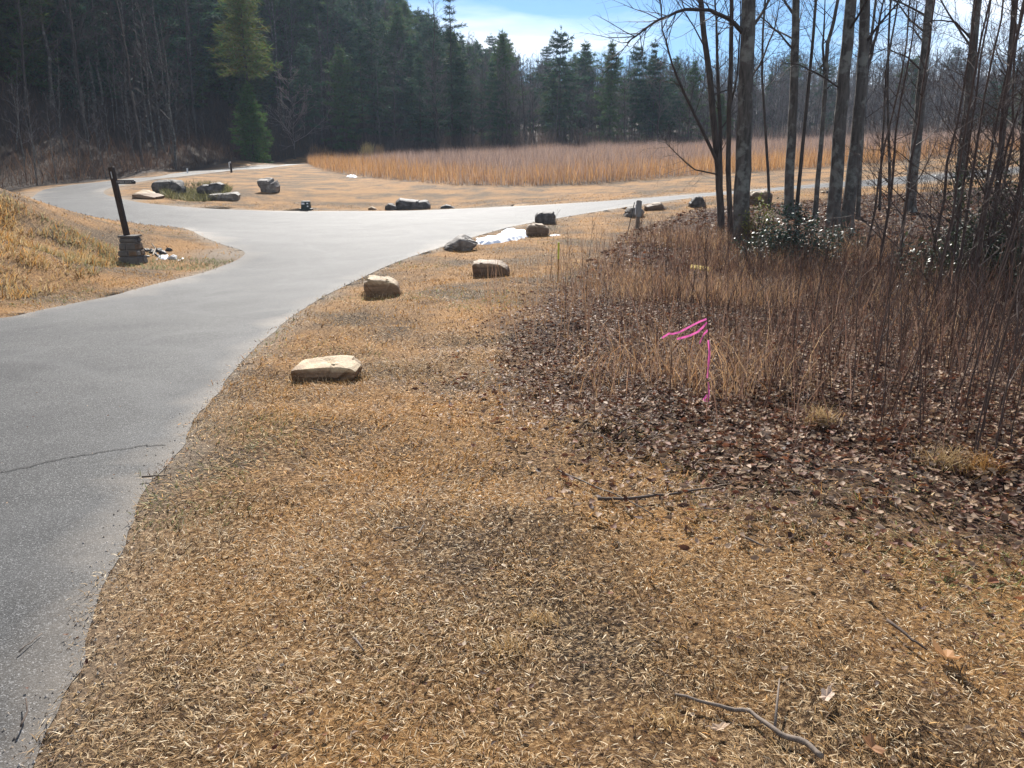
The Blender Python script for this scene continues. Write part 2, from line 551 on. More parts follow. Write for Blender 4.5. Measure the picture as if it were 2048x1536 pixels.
def make_asphalt():
    m, nt, p = new_mat('asphalt')
    co = coords(nt)
    v = nt.nodes.new('ShaderNodeTexVoronoi'); v.inputs['Scale'].default_value = 230
    nt.links.new(co, v.inputs['Vector'])
    sepc = nt.nodes.new('ShaderNodeSeparateColor')
    nt.links.new(v.outputs['Color'], sepc.inputs[0])
    stone = ramp(nt, sepc.outputs[0], [(0.0, (0.022, 0.022, 0.022)), (0.55, (0.056, 0.0555, 0.055)), (0.9, (0.11, 0.109, 0.107)), (1.0, (0.27, 0.266, 0.262))])
    n1 = noise_node(nt, 0.8, 6, 0.62, co, 0.1)
    big = ramp(nt, n1.outputs['Fac'], [(0.3, (0.74, 0.74, 0.75)), (0.5, (1.0, 1.0, 0.99)), (0.7, (1.18, 1.17, 1.14))])
    c = mixc(nt, 1.0, stone.outputs[0], big.outputs[0], 'MULTIPLY')
    at = nt.nodes.new('ShaderNodeAttribute'); at.attribute_name = 'col'
    sp = nt.nodes.new('ShaderNodeSeparateColor')
    nt.links.new(at.outputs['Color'], sp.inputs[0])
    n2 = noise_node(nt, 5, 6, 0.7, co)
    f = mathn(nt, 'MULTIPLY', sp.outputs[0], mathn(nt, 'MULTIPLY', n2.outputs['Fac'], 1.5))
    c = mixc(nt, f, c, (0.31, 0.26, 0.205))
    # paler worn streaks following the traffic
    n3 = noise_node(nt, 0.35, 3, 0.5, co, 0.6)
    st = ramp(nt, n3.outputs['Fac'], [(0.44, (0, 0, 0)), (0.5, (0.14, 0.14, 0.14)), (0.56, (0, 0, 0))])
    c = mixc(nt, st.outputs[0], c, (0.17, 0.168, 0.164))
    nt.links.new(c, p.inputs['Base Color'])
    p.inputs['Roughness'].default_value = 0.71
    p.inputs['Specular IOR Level'].default_value = 0.2
    hb = mathn(nt, 'ADD', mathn(nt, 'MULTIPLY', sepc.outputs[1], 0.6), mathn(nt, 'MULTIPLY', noise_node(nt, 240, 3, 0.7, co).outputs['Fac'], 0.6))
    bump(nt, p, hb, 0.55, 0.006)
    return m
M_ASPH = make_asphalt()

# ------------------------------------------------------------------ terrain mesh
def build_terrain():
    def axis(lo, hi, n, c=0.0, k=5.2, span=700.0):
        s = np.linspace(-1, 1, n)
        a = np.sinh(k * s) / np.sinh(k)
        return c + np.where(a < 0, a * (c - lo), a * (hi - c))
    xs = axis(-700, 700, 360, 0.0, 6.6)
    ys = axis(-650, 850, 400, 6.0, 6.4)
    X, Y = np.meshgrid(xs, ys)
    Z = hgt(X, Y)
    ins = in_poly(X, Y, ROAD)
    dr = dist_poly(X, Y, ROAD)
    near = np.hypot(X, Y)
    cell = np.maximum(np.gradient(xs)[None, :], np.gradient(ys)[:, None]) + 0 * X
    # vertices next to the road's outline move onto it, so that lawn and asphalt meet along one line
    snap = (dr < cell * 0.62) & (cell < 4)
    sx, sy = nearest_on_poly(X[snap], Y[snap], ROAD_LINE)
    X[snap], Y[snap] = sx, sy
    Z[snap] = hgt(sx, sy)
    ins = ins & ~snap
    dr[snap] = 0
    Z = Z - np.where(ins, 0.03 + np.clip(cell * 0.06, 0, .15), 0)
    Z = Z + relief(X, Y, ins, dr)
    lit = in_poly(X, Y, LITTER)
    dl = dist_poly(X, Y, LITTER)
    # hollow between the island boulders
    Z -= np.where(in_poly(X, Y, HOLLOW), np.clip(dist_poly(X, Y, HOLLOW) / 1.0, 0, 1) * 0.35, 0)
    fld = in_poly(X, Y, FIELD)
    colr = np.zeros(X.shape + (3,))
    wob = (vnoise(X, Y, 1.3, 8) - .5) * 1.0 + (vnoise(X, Y, 4, 9) - .5) * .5
    colr[..., 0] = np.clip(np.where(lit, dl + .35, -dl + .35) * 1.4 + wob, 0, 1) * np.where(lit | (dl < 1.2), 1, 0)
    wood = (Y > 112) | ((X < -24) & (Y > 40) & ~ins & (X < -24 - 0.0 * Y)) 
    # hillside: left of the upper road's far edge
    hill = (Y > 38) & (X < np.interp(Y, [38, 43, 51, 59, 72, 96, 112], [-33, -31.5, -30, -29, -29, -28.6, -26]))
    colr[..., 1] = ((Y > 111) | hill | (near > 150)) * 1.0
    colr[..., 1] = np.maximum(colr[..., 1], fld * 0.55)
    colr[..., 2] = np.clip(1.0 - dr / 0.35, 0, 1) * (~ins) * np.clip(.25 + vnoise(X, Y, .8, 21), 0, 1) * np.where(near < 60, 1, 0.4)
    tip = np.hypot(X - drop([(478, 507)])[0][0], Y - drop([(478, 507)])[0][1])
    colr[..., 2] = np.maximum(colr[..., 2], np.clip(1.5 - tip, 0, 1))
    ny, nx = X.shape
    V = np.stack([X, Y, Z], -1).reshape(-1, 3)
    idx = np.arange(ny * nx).reshape(ny, nx)
    q = np.stack([idx[:-1, :-1], idx[:-1, 1:], idx[1:, 1:], idx[1:, :-1]], -1).reshape(-1, 4)
    me = np_mesh('ground', V, None, M_GROUND, colr.reshape(-1, 3), True, q)
    o = link_mesh('ground', me)
    tag(o, 'dry tan lawn, leaf litter and woodland floor', kind='structure')
    return o
build_terrain()

def build_road():
    rng = random.Random(4)
    poly = ROAD
    out = ROAD_LINE
    nb = len(out)
    xmin, ymin = out.min(0); xmax, ymax = out.max(0)
    pts = []
    y = ymin
    while y < ymax:
        st = max(0.3, abs(y) * 0.03 + 0.1)
        for x in np.arange(xmin, xmax, st):
            pts.append((x + rng.uniform(-.2, .2) * st, y + rng.uniform(-.2, .2) * st))
        y += st
    pts = np.array(pts)
    keep = in_poly(pts[:, 0], pts[:, 1], ROAD)
    pts = pts[keep]
    d = dist_poly(pts[:, 0], pts[:, 1], ROAD)
    pts = pts[d > 0.1]
    # extra rows along the edge so that dust fades over a real width
    allp = [Vector((float(a), float(b))) for a, b in np.r_[out, pts]]
    edges = [(i, (i + 1) % nb) for i in range(nb)]
    v, e, f, *_ = geometry.delaunay_2d_cdt(allp, edges, [], 1, 1e-5)
    v = np.array([(a.x, a.y) for a in v])
    z = hgt(v[:, 0], v[:, 1]) + 0.005
    dd = dist_poly(v[:, 0], v[:, 1], ROAD)
    colr = np.zeros((len(v), 3))
    colr[:, 0] = np.clip(1 - dd / 0.14, 0, 1) * (0.1 + 0.8 * vnoise(v[:, 0], v[:, 1], .5, 12))
    me = np_mesh('road', np.c_[v, z], np.array([t for t in f if len(t) == 3]), M_ASPH, colr, True)
    o = link_mesh('road', me)
    tag(o, 'narrow grey asphalt road forking round the grass island', kind='structure')
    # meandering crack across the lane
    M = flat_mat('crack_tar', (0.025, 0.024, 0.023), 0.9, 0.2)
    mb = MB()
    px = [(0, 947), (60, 935), (130, 918), (200, 908), (255, 900), (290, 893), (340, 893)]
    cpts = []
    for i in range(len(px) - 1):
        for k in range(6):
            t = k / 6
            g = ground(px[i][0] * (1 - t) + px[i + 1][0] * t, px[i][1] * (1 - t) + px[i + 1][1] * t)
            cpts.append(Vector((g[0] + rng.uniform(-.015, .015), g[1] + rng.uniform(-.02, .02), 0)))
    for i in range(len(cpts) - 1):
        a, b = cpts[i], cpts[i + 1]
        n = (b - a).cross(Vector((0, 0, 1))).normalized() * 0.0045
        q = [a - n, a + n, b + n, b - n]
        for w in q: w.z = h1(w.x, w.y) + 0.0095
        mb.add(q, [(0, 1, 2, 3)])
    mb.build('crack', M, o)
    # paving seams and hairline cracks
    for px, w in (([(255, 424), (340, 431), (430, 437), (520, 443), (620, 455)], .008), ([(700, 462), (780, 455), (860, 447), (940, 438), (1010, 430)], .008)):
        mb = MB(); cp = []
        for i in range(len(px) - 1):
            for k in range(7):
                t = k / 7
                g = ground(px[i][0] * (1 - t) + px[i + 1][0] * t, px[i][1] * (1 - t) + px[i + 1][1] * t)
                cp.append(Vector((g[0] + rng.uniform(-.012, .012), g[1] + rng.uniform(-.012, .012), 0)))
        for i in range(len(cp) - 1):
            a, b = cp[i], cp[i + 1]
            n = (b - a).cross(Vector((0, 0, 1))).normalized() * w * rng.uniform(.5, 1.2)
            q = [a - n, a + n, b + n, b - n]
            for v_ in q: v_.z = h1(v_.x, v_.y) + 0.0095
            mb.add(q, [(0, 1, 2, 3)])
        mb.build('seam' if w > .005 else 'crack', M, o)
    return o
road_o = build_road()
print('terrain', time.time() - T0)

# ------------------------------------------------------------------ boulders
def rock_mat(name, a, b, c, strat=1.0, stain_shade=None, top=.66):
    m, nt, p = new_mat(name)
    co = coords(nt)
    n1 = noise_node(nt, 3.0, 6, 0.65, co, 0.5)
    r1 = ramp(nt, n1.outputs['Fac'], [(0.3, a), (0.5, b), (0.7, c)])
    mp = nt.nodes.new('ShaderNodeMapping'); mp.inputs['Scale'].default_value = (0.6, 0.6, 7.0)
    mp.inputs['Rotation'].default_value = (0.12, 0.15, 0)
    nt.links.new(co, mp.inputs[0])
    n2 = noise_node(nt, 2.6, 5, 0.6, mp.outputs[0], 0.8)
    r2 = ramp(nt, n2.outputs['Fac'], [(0.36, (0.62, 0.56, 0.5)), (0.55, (1.06, 1.03, 1.0))])
    c2 = mixc(nt, strat, r1.outputs[0], r2.outputs[0], 'MULTIPLY')
    if stain_shade:                                  # iron-stained beds, pale cap bed; shaded sides and lit tops also painted in
        gz = nt.nodes.new('ShaderNodeSeparateXYZ'); nt.links.new(coords(nt, 'Generated'), gz.inputs[0])
        hz_ = mathn(nt, 'ADD', gz.outputs[2], mathn(nt, 'MULTIPLY', mathn(nt, 'SUBTRACT', n1.outputs['Fac'], .5), .55))
        rs_ = ramp(nt, hz_, [(top - .07, (1, 1, 1)), (top + .05, (0, 0, 0))])
        sc_ = mixc(nt, 1.0, r2.outputs[0], stain_shade, 'MULTIPLY')
        c2 = mixc(nt, rs_.outputs[0], c2, sc_)
    n3 = noise_node(nt, 38, 5, 0.7, co)
    r3 = ramp(nt, n3.outputs['Fac'], [(0.35, (0.75, 0.75, 0.75)), (0.6, (1.1, 1.1, 1.1))])
    c3 = mixc(nt, 0.8, c2, r3.outputs[0], 'MULTIPLY')
    nt.links.new(c3, p.inputs['Base Color'])
    p.inputs['Roughness'].default_value = 0.75
    h = mathn(nt, 'ADD', mathn(nt, 'MULTIPLY', n2.outputs['Fac'], 1.2), n3.outputs['Fac'])
    bump(nt, p, h, 0.5, 0.03)
    return m
M_SAND = rock_mat('sandstone', (0.26, 0.17, 0.095), (0.50, 0.38, 0.23), (0.64, 0.53, 0.36), 1.0, (.23, .145, .08))
M_BROWN = rock_mat('brown_sandstone', (0.14, 0.085, 0.05), (0.34, 0.25, 0.16), (0.5, 0.4, 0.28), 1.0, (.14, .09, .055), .7)
M_GREYR = rock_mat('grey_gneiss', (0.07, 0.06, 0.052), (0.16, 0.142, 0.122), (0.34, 0.31, 0.27))
M_DARKR = rock_mat('dark_boulder', (0.03, 0.027, 0.026), (0.075, 0.068, 0.062), (0.2, 0.185, 0.17))

def resample(pts, n):
    pts = np.array(pts, dtype=float)
    seg = np.linalg.norm(np.diff(pts, axis=0), axis=1)
    s = np.r_[0, np.cumsum(seg)]
    q = np.linspace(0, s[-1], n)
    return np.c_[np.interp(q, s, pts[:, 0]), np.interp(q, s, pts[:, 1])]

def rock(u0, u1, vb, vt, outline, label, mat=M_BROWN, depth=0.7, front=0.8, under=0.06, rz=0.0, seed=0, rough=0.045, group=None, name='boulder', sharp=4.0, sink=0.03, cut=0.16):
    """outline: the silhouette's top from one end to the other, (0..1 along, 0..1 up); lofted through a real depth"""
    uc = (u0 + u1) / 2
    g = ground(uc, vb)
    k = px_per_m(g)
    w = (u1 - u0) / k
    d = w * depth
    dep = math.atan2(CAMZ - g[2], math.hypot(g[0], g[1]))
    hh = max((vb - vt) / k - d * 0.75 * math.tan(dep), (vb - vt) / k * 0.55)
    rng = random.Random(seed * 7 + 13)
    top = [((x - .5) * w, z * hh) for x, z in outline]
    x0, x1 = top[0][0], top[-1][0]
    ring = top + [(x1 - under * w, -sink), (x0 + under * w, -sink), top[0]]
    # refine ring
    NR, ND = 40, 17
    rg = resample(ring, NR + 1)[:-1]
    verts, faces = [], []
    for j in range(ND):
        t = -1 + 2 * j / (ND - 1)
        t = math.copysign(abs(t) ** 0.75, t)
        sc = max(0.0, 1 - abs(t) ** sharp) ** (1 / sharp)
        sx = 0.55 + 0.45 * sc
        sz = (0.35 + 0.65 * sc)
        lift = front + (1 - front) * (0.5 + 0.5 * t)
        for (x, z) in rg:
            zz = z * (lift * sz if z > 0 else 1)
            low = 1 - max(0.0, min(1.0, z / hh))
            verts.append(Vector((x * sx, t * d / 2 * (1 - cut * low), zz)))
    for j in range(ND - 1):
        for i in range(NR):
            i2 = (i + 1) % NR
            faces.append((j * NR + i, j * NR + i2, (j + 1) * NR + i2, (j + 1) * NR + i))
    faces.append(tuple(range(NR - 1, -1, -1)))
    faces.append(tuple((ND - 1) * NR + i for i in range(NR)))
    off = Vector((seed * 3.7, seed * 1.3, seed * 2.1))
    s = 1.0 / max(w, 0.2)
    cen = Vector((0, 0, hh * .4))
    for i, v in enumerate(verts):
        q = v * s
        n = mnoise.noise(q * 2.2 + off) * 1.0 + mnoise.noise(q * 5.0 + off) * .5 + mnoise.noise(q * 11 + off) * .22
        # chipped ledges
        led = abs(mnoise.noise(q * 1.6 + off * 2))
        dirv = (v - cen)
        if dirv.length > 1e-6: dirv.normalize()
        if v.z > -sink * .9:
            verts[i] = v + dirv * (n * rough * w - (0.05 * w if led < 0.06 else 0))
    mb = MB()
    mb.add(verts, faces)
    me = mb.mesh(name, mat, False)
    me.shade_smooth() if hasattr(me, 'shade_smooth') else None
    try: me.set_sharp_from_angle(angle=R(32))
    except Exception: pass
    o = link_mesh(name, me)
    cx, cy_ = g[0], g[1] + d * 0.42
    o.location = (cx, cy_, h1(cx, cy_) - 0.01)
    # keep its foot on the photo's foot: turn to face the viewer a little, as it lies
    o.rotation_euler = (0, 0, rz)
    tag(o, label, 'boulder', group)
    return o

G_ROW = 'boulders set along the road edge'
G_ISL = 'boulders on the grass island'
rock(583, 716, 760, 704, [(0, .05), (.0, .62), (.06, .72), (.3, .86), (.6, .98), (.72, 1.0), (.9, .93), (1, .7), (.97, .3), (.92, .05)],
     'pale flat-topped sandstone slab, the longest boulder in the roadside row', M_SAND, 0.62, 0.78, .03, R(-4), 1, 0.022, G_ROW, sharp=11, cut=.22)
rock(726, 798, 590, 547, [(0.05, .05), (.0, .5), (.02, .85), (.12, 1.0), (.5, .98), (.8, .85), (.97, .6), (1, .1)],
     'tall rounded tan boulder with one smooth leaning face at the road bend', M_SAND, 0.55, 0.85, .0, R(3), 2, 0.028, G_ROW, sharp=8, cut=.2)
rock(944, 1019, 552, 515, [(0.02, .05), (.0, .9), (.1, 1.0), (.5, .97), (.75, .9), (.95, .6), (1, .25), (.98, .05)],
     'blocky brown boulder with a pale chipped flat top set back on the dry lawn', M_BROWN, 0.6, 0.82, .0, R(-2), 3, 0.032, G_ROW, sharp=9)
rock(887, 953, 500, 466, [(0.02, .02), (.0, .2), (.2, .55), (.45, .95), (.6, 1.0), (.85, .82), (1, .55), (.93, .2), (.85, .02)],
     'dark humped boulder with deep ridges touching the snow patch beside the road', M_GREYR, 0.75, 0.7, .04, R(10), 4, 0.075, G_ROW)
rock(1052, 1099, 473, 443, [(0.05, .02), (.0, .45), (.1, .85), (.3, 1.0), (.75, .93), (.97, .7), (1, .3), (.95, .02)],
     'rounded brown boulder at the far end of the snow patch', M_BROWN, 0.6, 0.85, .02, R(4), 5, 0.045, G_ROW)
rock(1069, 1113, 449, 420, [(0.02, .02), (.02, .55), (.15, .85), (.4, .95), (.85, 1.0), (.95, .75), (1, .1)],
     'dark grey wrinkled boulder standing between the road and the rounded brown boulder', M_DARKR, 0.8, 0.85, .0, R(-6), 6, 0.05, G_ROW)
rock(1249, 1289, 434, 412, [(0.0, .02), (.08, .5), (.25, 1.0), (.6, 1.0), (.85, .9), (1, .6), (.9, .02)],
     'grey boulder with a sunlit flank directly behind the short wooden marker post', M_GREYR, 0.7, 0.85, .02, R(12), 7, 0.05, G_ROW)
rock(1290, 1336, 421, 403, [(0.02, .02), (.0, .7), (.1, .55), (.45, .95), (.7, 1.0), (.85, .6), (1, .12), (.98, .02)],
     'low wedge boulder tapering to a thin end, beyond the short wooden marker post', M_BROWN, 0.7, 0.75, .02, R(-5), 8, 0.05, G_ROW)
rock(1380, 1414, 414, 391, [(0.02, .02), (.02, .35), (.3, .9), (.5, 1.0), (.75, .9), (.95, .3), (1, .02)],
     'pointed dark boulder beside the roadside clump of bare tree stems', M_DARKR, 0.8, 0.9, .0, 0, 9, 0.04, G_ROW)
rock(1500, 1546, 409, 379, [(0.02, .02), (.0, .7), (.15, .95), (.5, .9), (.7, 1.0), (.98, .8), (1, .1)],
     'reddish brown boulder half hidden behind the big grey trunk and leafy bush', M_BROWN, 0.7, 0.9, .0, R(5), 10, 0.05, G_ROW)
rock(1642, 1652, 387, 381, [(0, .02), (.1, .7), (.5, 1), (.9, .6), (1, .02)], 'small pale stone at the road edge seen between two grey trunks', M_SAND, 0.8, 0.8, 0, 0, 11, 0.05, None, 'stone')
rock(1652, 1662, 387, 380, [(0, .02), (.2, .9), (.5, 1), (.9, .6), (1, .02)], 'small dark stone at the road edge beside a pale one', M_DARKR, 0.8, 0.8, 0, 0, 12, 0.05, None, 'stone')
# island
rock(263, 313, 398, 378, [(0.02, .02), (.0, .7), (.08, 1.0), (.3, .95), (.7, .6), (1, .3), (.98, .02)],
     'boulder with a broad bright sloping face at the narrow end of the grass island', M_SAND, 0.9, 0.45, .02, R(-8), 21, 0.03, G_ISL, sharp=10)
rock(304, 363, 386, 359, [(0.03, .02), (.0, .6), (.06, .95), (.5, 1.0), (.85, .95), (.95, .65), (1, .3), (.98, .02)],
     'large dark block with a white sunlit top at the back of the island hollow', M_DARKR, 0.6, 0.8, .0, R(3), 22, 0.04, G_ISL, sharp=10)
rock(393, 445, 387, 364, [(0.02, .02), (.0, .5), (.15, .75), (.5, .88), (.8, 1.0), (.97, .8), (1, .05)],
     'dark rounded boulder standing behind the long low slab on the island', M_DARKR, 0.6, 0.9, .0, R(-4), 23, 0.05, G_ISL)
rock(412, 475, 401, 384, [(0.02, .02), (.0, .45), (.08, .75), (.5, .85), (.9, 1.0), (1, .7), (.98, .05)],
     'long low grey slab with a flat pale top lying on the island', M_GREYR, 0.5, 0.8, .0, R(8), 24, 0.025, G_ISL, sharp=10)
rock(516, 555, 385, 355, [(0.15, .02), (.02, .6), (.0, .95), (.3, 1.0), (.65, .95), (.72, .7), (.85, .85), (1, .45), (.93, .02)],
     'tall notched boulder with a bright tilted top standing by itself on the island lawn', M_GREYR, 0.75, 0.75, .05, R(-6), 25, 0.05, G_ISL, sharp=8)
rock(789, 860, 419, 395, [(0.0, .02), (.0, .7), (.12, 1.0), (.3, .9), (.6, .85), (.9, .78), (1, .4), (1, .02)],
     'long dark boulder with a raised snowy end at the edge of the road junction', M_DARKR, 0.5, 0.85, .0, R(2), 26, 0.045, G_ISL)
rock(769, 793, 420, 406, [(0.0, .02), (.02, .6), (.3, 1.0), (.7, .9), (1, .5), (1, .02)], 'small black rock touching the long dark boulder', M_DARKR, 0.9, 0.85, .0, 0, 27, 0.06, None, 'rock')
rock(735, 753, 420, 412, [(0.0, .02), (.1, .7), (.4, 1.0), (.8, .6), (1, .02)], 'small whitish stone by the road near the long dark boulder', M_SAND, 0.8, 0.8, .0, 0, 28, 0.05, None, 'stone')
rock(880, 909, 417, 409, [(0.0, .02), (.05, .5), (.35, 1.0), (.7, .9), (1, .1)], 'flat dark rock barely rising from the lawn near the long dark boulder', M_DARKR, 0.6, 0.85, .0, 0, 29, 0.05, None, 'rock')

# ------------------------------------------------------------------ leftover snow
def snow_mat():
    m, nt, p = new_mat('old_snow')
    p.inputs['Base Color'].default_value = (0.86, 0.88, 0.92, 1)
    p.inputs['Roughness'].default_value = 0.6
    n = noise_node(nt, 14, 6, 0.7, coords(nt))
    bump(nt, p, n.outputs['Fac'], 0.6, 0.03)
    return m
M_SNOW = snow_mat()
def snow(px, label, th=0.05, seed=0):
    poly = drop(px)
    xs = [p[0] for p in poly]; ys = [p[1] for p in poly]
    step = max((max(xs) - min(xs)) / 46, 0.02)
    gx = np.arange(min(xs) - .2, max(xs) + .2, step); gy = np.arange(min(ys) - .2, max(ys) + .2, step * 1.6)
    X, Y = np.meshgrid(gx, gy)
    ins = in_poly(X, Y, poly); d = dist_poly(X, Y, poly)
    sd = np.where(ins, d, -d) + (vnoise(X, Y, 5, seed) - .5) * .22 + (vnoise(X, Y, 13, seed + 1) - .5) * .1
    Z = hgt(X, Y) + np.clip(sd * 0.5, -0.06, th) + (vnoise(X, Y, 8, seed + 3) - .5) * .05 + (vnoise(X, Y, 22, seed + 4) - .5) * .02
    idx = np.arange(X.size).reshape(X.shape)
    q = np.stack([idx[:-1, :-1], idx[:-1, 1:], idx[1:, 1:], idx[1:, :-1]], -1).reshape(-1, 4)
    keep = (sd.ravel()[q] > -0.07).any(1)
    me = np_mesh('snow_patch', np.stack([X, Y, Z], -1).reshape(-1, 3), None, M_SNOW, None, True, q[keep])
    cen = me.vertices[0].co.copy()
    o = link_mesh('snow_patch', me)
    tag(o, label, 'snow')
    return o
snow([(948, 488), (962, 477), (985, 476), (1000, 469), (1012, 462), (1052, 463), (1056, 471), (1040, 479), (1005, 486), (975, 488)], 'melting white snow patch between two roadside boulders', .09, 3)
snow([(1098, 473), (1122, 469), (1124, 471), (1100, 476)], 'thin sliver of snow behind the rounded brown boulder', .04, 4)
snow([(313, 519), (320, 513), (336, 512), (344, 518), (330, 522)], 'small snow remnant in the drain hole beside the signpost', .05, 5)
snow([(356, 520), (368, 517), (370, 520), (358, 523)], 'tiny snow scrap on the lawn near the drain hole', .03, 6)
snow([(692, 353), (700, 351), (710, 351.5), (712, 354), (700, 355)], 'snow scrap lying at the front edge of the tall grass field', .06, 7)

# ------------------------------------------------------------------ street sign on its stone pier
M_TIMBER = flat_mat('dark_timber', (0.035, 0.022, 0.015), 0.7, 0.35, 9, 0.5, 0.01)
M_STONE1 = flat_mat('pier_stone_tan', (0.15, 0.115, 0.08), 0.85, 0.3, 9, 0.6, 0.02)
M_STONE2 = flat_mat('pier_stone_grey', (0.105, 0.094, 0.083), 0.85, 0.3, 9, 0.6, 0.02)
M_STONE3 = flat_mat('pier_stone_rust', (0.13, 0.085, 0.052), 0.85, 0.3, 9, 0.6, 0.02)
M_MORTAR = flat_mat('mortar', (0.13, 0.115, 0.1), 0.95, 0.2, 30, 0.4, 0.01)
M_WHITE = flat_mat('white_paint', (0.72, 0.72, 0.70), 0.5, 0.06, 20, 0.0)
M_LETTER = flat_mat('faded_lettering', (0.42, 0.41, 0.39), 0.7, 0.1, 20, 0.0)
M_BLACK = flat_mat('black_paint', (0.025, 0.024, 0.024), 0.45, 0.2, 20, 0.0)
M_STEEL = flat_mat('worn_steel', (0.45, 0.45, 0.44), 0.35, 0.15, 20, 0.0, metal=0.9)
def build_sign():
    rng = random.Random(5)
    g = ground(254, 527)
    k = px_per_m(g)
    root = empty('street_sign', (g[0], g[1] + 0.28, g[2]))
    tag(root, 'dark timber street sign post leaning from a tapered stone pier', 'street sign')
    H = 50 / k; wb = 44 / k; wt = 30 / k
    core = MB()
    def hw(z): return (wb + (wt - wb) * z / H) / 2
    b = hw(0) - .025; t = hw(H) - .025
    core.add([Vector((sx * b, sy * b, -0.1)) for sx, sy in ((-1, -1), (1, -1), (1, 1), (-1, 1))] + [Vector((sx * t, sy * t, H)) for sx, sy in ((-1, -1), (1, -1), (1, 1), (-1, 1))],
             [(0, 3, 2, 1), (4, 5, 6, 7), (0, 1, 5, 4), (1, 2, 6, 5), (2, 3, 7, 6), (3, 0, 4, 7)])
    core.build('pier_core', M_MORTAR, root)
    z = -0.04
    courses = [.2, .15, .18, .13]
    s = (H + .04) / sum(courses)
    for ci, ch in enumerate(courses):
        ch *= s
        for side in range(4):
            W = hw(z + ch / 2) * 2
            n = 1 if (ci + side) % 3 == 0 else 2
            cuts = [0] + sorted([(i + rng.uniform(-.22, .22)) / n for i in range(1, n)]) + [1]
            for i in range(n):
                x0 = -W / 2 + W * cuts[i] + .004; x1 = -W / 2 + W * cuts[i + 1] - .004
                y = W / 2
                bb = MB()
                dz0, dz1 = .003 + rng.uniform(0, .008), .003 + rng.uniform(0, .008)
                pr = rng.uniform(.0, .012)
                v = []
                for yy, ins in ((-(y - .05), 0.0), (-(y - .008 + pr), .012)):
                    for xx, zz in ((x0 + ins, z + dz0 + ins), (x1 - ins, z + dz1 + ins), (x1 - ins - rng.uniform(0, .01), z + ch - dz0 - ins), (x0 + ins + rng.uniform(0, .01), z + ch - dz1 - ins)):
                        lean = (hw(z + ch / 2) - hw(zz)) 
                        v.append(Vector((xx, yy + lean * 1.0, zz)))
                rot = Matrix.Rotation(side * math.pi / 2, 3, 'Z')
                bb.add([rot @ w for w in v], [(0, 1, 2, 3), (4, 7, 6, 5), (0, 4, 5, 1), (1, 5, 6, 2), (2, 6, 7, 3), (3, 7, 4, 0)])
                o = bb.build('stone', rng.choice((M_STONE1, M_STONE2, M_STONE3, M_STONE2)), root)
                bevel(o, .012, 2)
        z += ch
    cap = MB()
    cw = wt + .04
    cap.box((0, 0, H + .022), (cw, cw, .04))
    o = cap.build('capstone', M_STONE2, root); bevel(o, .008)
    # leaning post: follow the photo's foot and top at this depth
    y0 = root.location.y
    pb = at_y(246, 472, y0); pt = at_y(222, 334, y0)
    pb = Vector(pb) - root.location; pt = Vector(pt) - root.location
    pb.y = 0; pt.y = -0.02
    pb.x = max(-.06, min(.06, pb.x)); pb.z = H + .03
    dirv = (pt - pb).normalized()
    pw = 9.5 / k
    post = MB()
    rot = dirv.to_track_quat('Z', 'Y').to_matrix()
    L = (pt - pb).length
    post.box((0, 0, L / 2), (pw, pw, L))
    po = post.build('post', M_TIMBER, root)
    po.location = pb
    po.rotation_euler = (0, math.atan2(dirv.x, dirv.z), 0)
    bevel(po, .008)
    # square cap on the post and a steel bracket
    c = MB(); c.box((0, 0, 0), (pw * 1.02, pw * 1.02, .02))
    # sign blade
    bl = at_y(231, 364, y0); br = at_y(272, 362, y0)
    bw = (br[0] - bl[0]); bh = 7.6 / k
    blade = MB()
    n = bh * .28
    prof = [(0, n), (n, 0), (bw - n, 0), (bw, n), (bw, bh - n), (bw - n, bh), (n, bh), (0, bh - n)]
    v = [Vector((x, y, z)) for y in (-.014, .014) for x, z in prof]
    m8 = len(prof)
    f = [tuple(range(m8)), tuple(range(2 * m8 - 1, m8 - 1, -1))] + [(i + m8, (i + 1) % m8 + m8, (i + 1) % m8, i) for i in range(m8)]
    blade.add(v, f)
    bo = blade.build('sign_board', M_BLACK, root)
    bx, bz = bl[0] - root.location.x, bl[2] - root.location.z - bh / 2
    bo.location = (bx, -0.03, bz)
    # white edge line on the board
    ed = MB()
    ins = bh * .09; wdt = bh * .045
    def inset(a): return [(max(a, min(bw - a, x)), max(a, min(bh - a, z_))) for x, z_ in prof]
    P1, P2 = inset(ins), inset(ins + wdt)
    v = [Vector((x, -.0165, z_)) for x, z_ in P1 + P2]
    ed.add(v, [(i, (i + 1) % m8, (i + 1) % m8 + m8, i + m8) for i in range(m8)])
    def text(body, x, zc, size, wmax):
        cu = bpy.data.curves.new('lettering', 'FONT')
        cu.body = body; cu.size = size; cu.align_x = 'LEFT'; cu.align_y = 'CENTER'; cu.extrude = 0.0008
        tmp = bpy.data.objects.new('tmp_text', cu)
        COL.objects.link(tmp)
        dg = bpy.context.evaluated_depsgraph_get()
        me = bpy.data.meshes.new_from_object(tmp.evaluated_get(dg))
        bpy.data.objects.remove(tmp, do_unlink=True)
        me.name = 'lettering'
        me.materials.clear(); me.materials.append(M_LETTER)
        o = link_mesh('lettering', me, bo)
        w = max(v.co.x for v in me.vertices)
        sc = min(1.0, wmax / w)
        o.scale = (sc, 1, 1)
        o.rotation_euler = (R(90), 0, 0)
        o.location = (x, -.0175, zc)
        return o
    text('TIMBER ROCK', bw * .09, bh * .47, bh * .72, bw * .74)
    text('TR', bw * .86, bh * .62, bh * .36, bw * .1)
    br_ = MB(); br_.box((bx - .01, -.02, bz + bh / 2), (.06, .03, bh * .5))
    br_.build('bracket', M_STEEL, root)
    s2 = MB()
    s2.box((0, 0, 0), (.018, .006, .14))
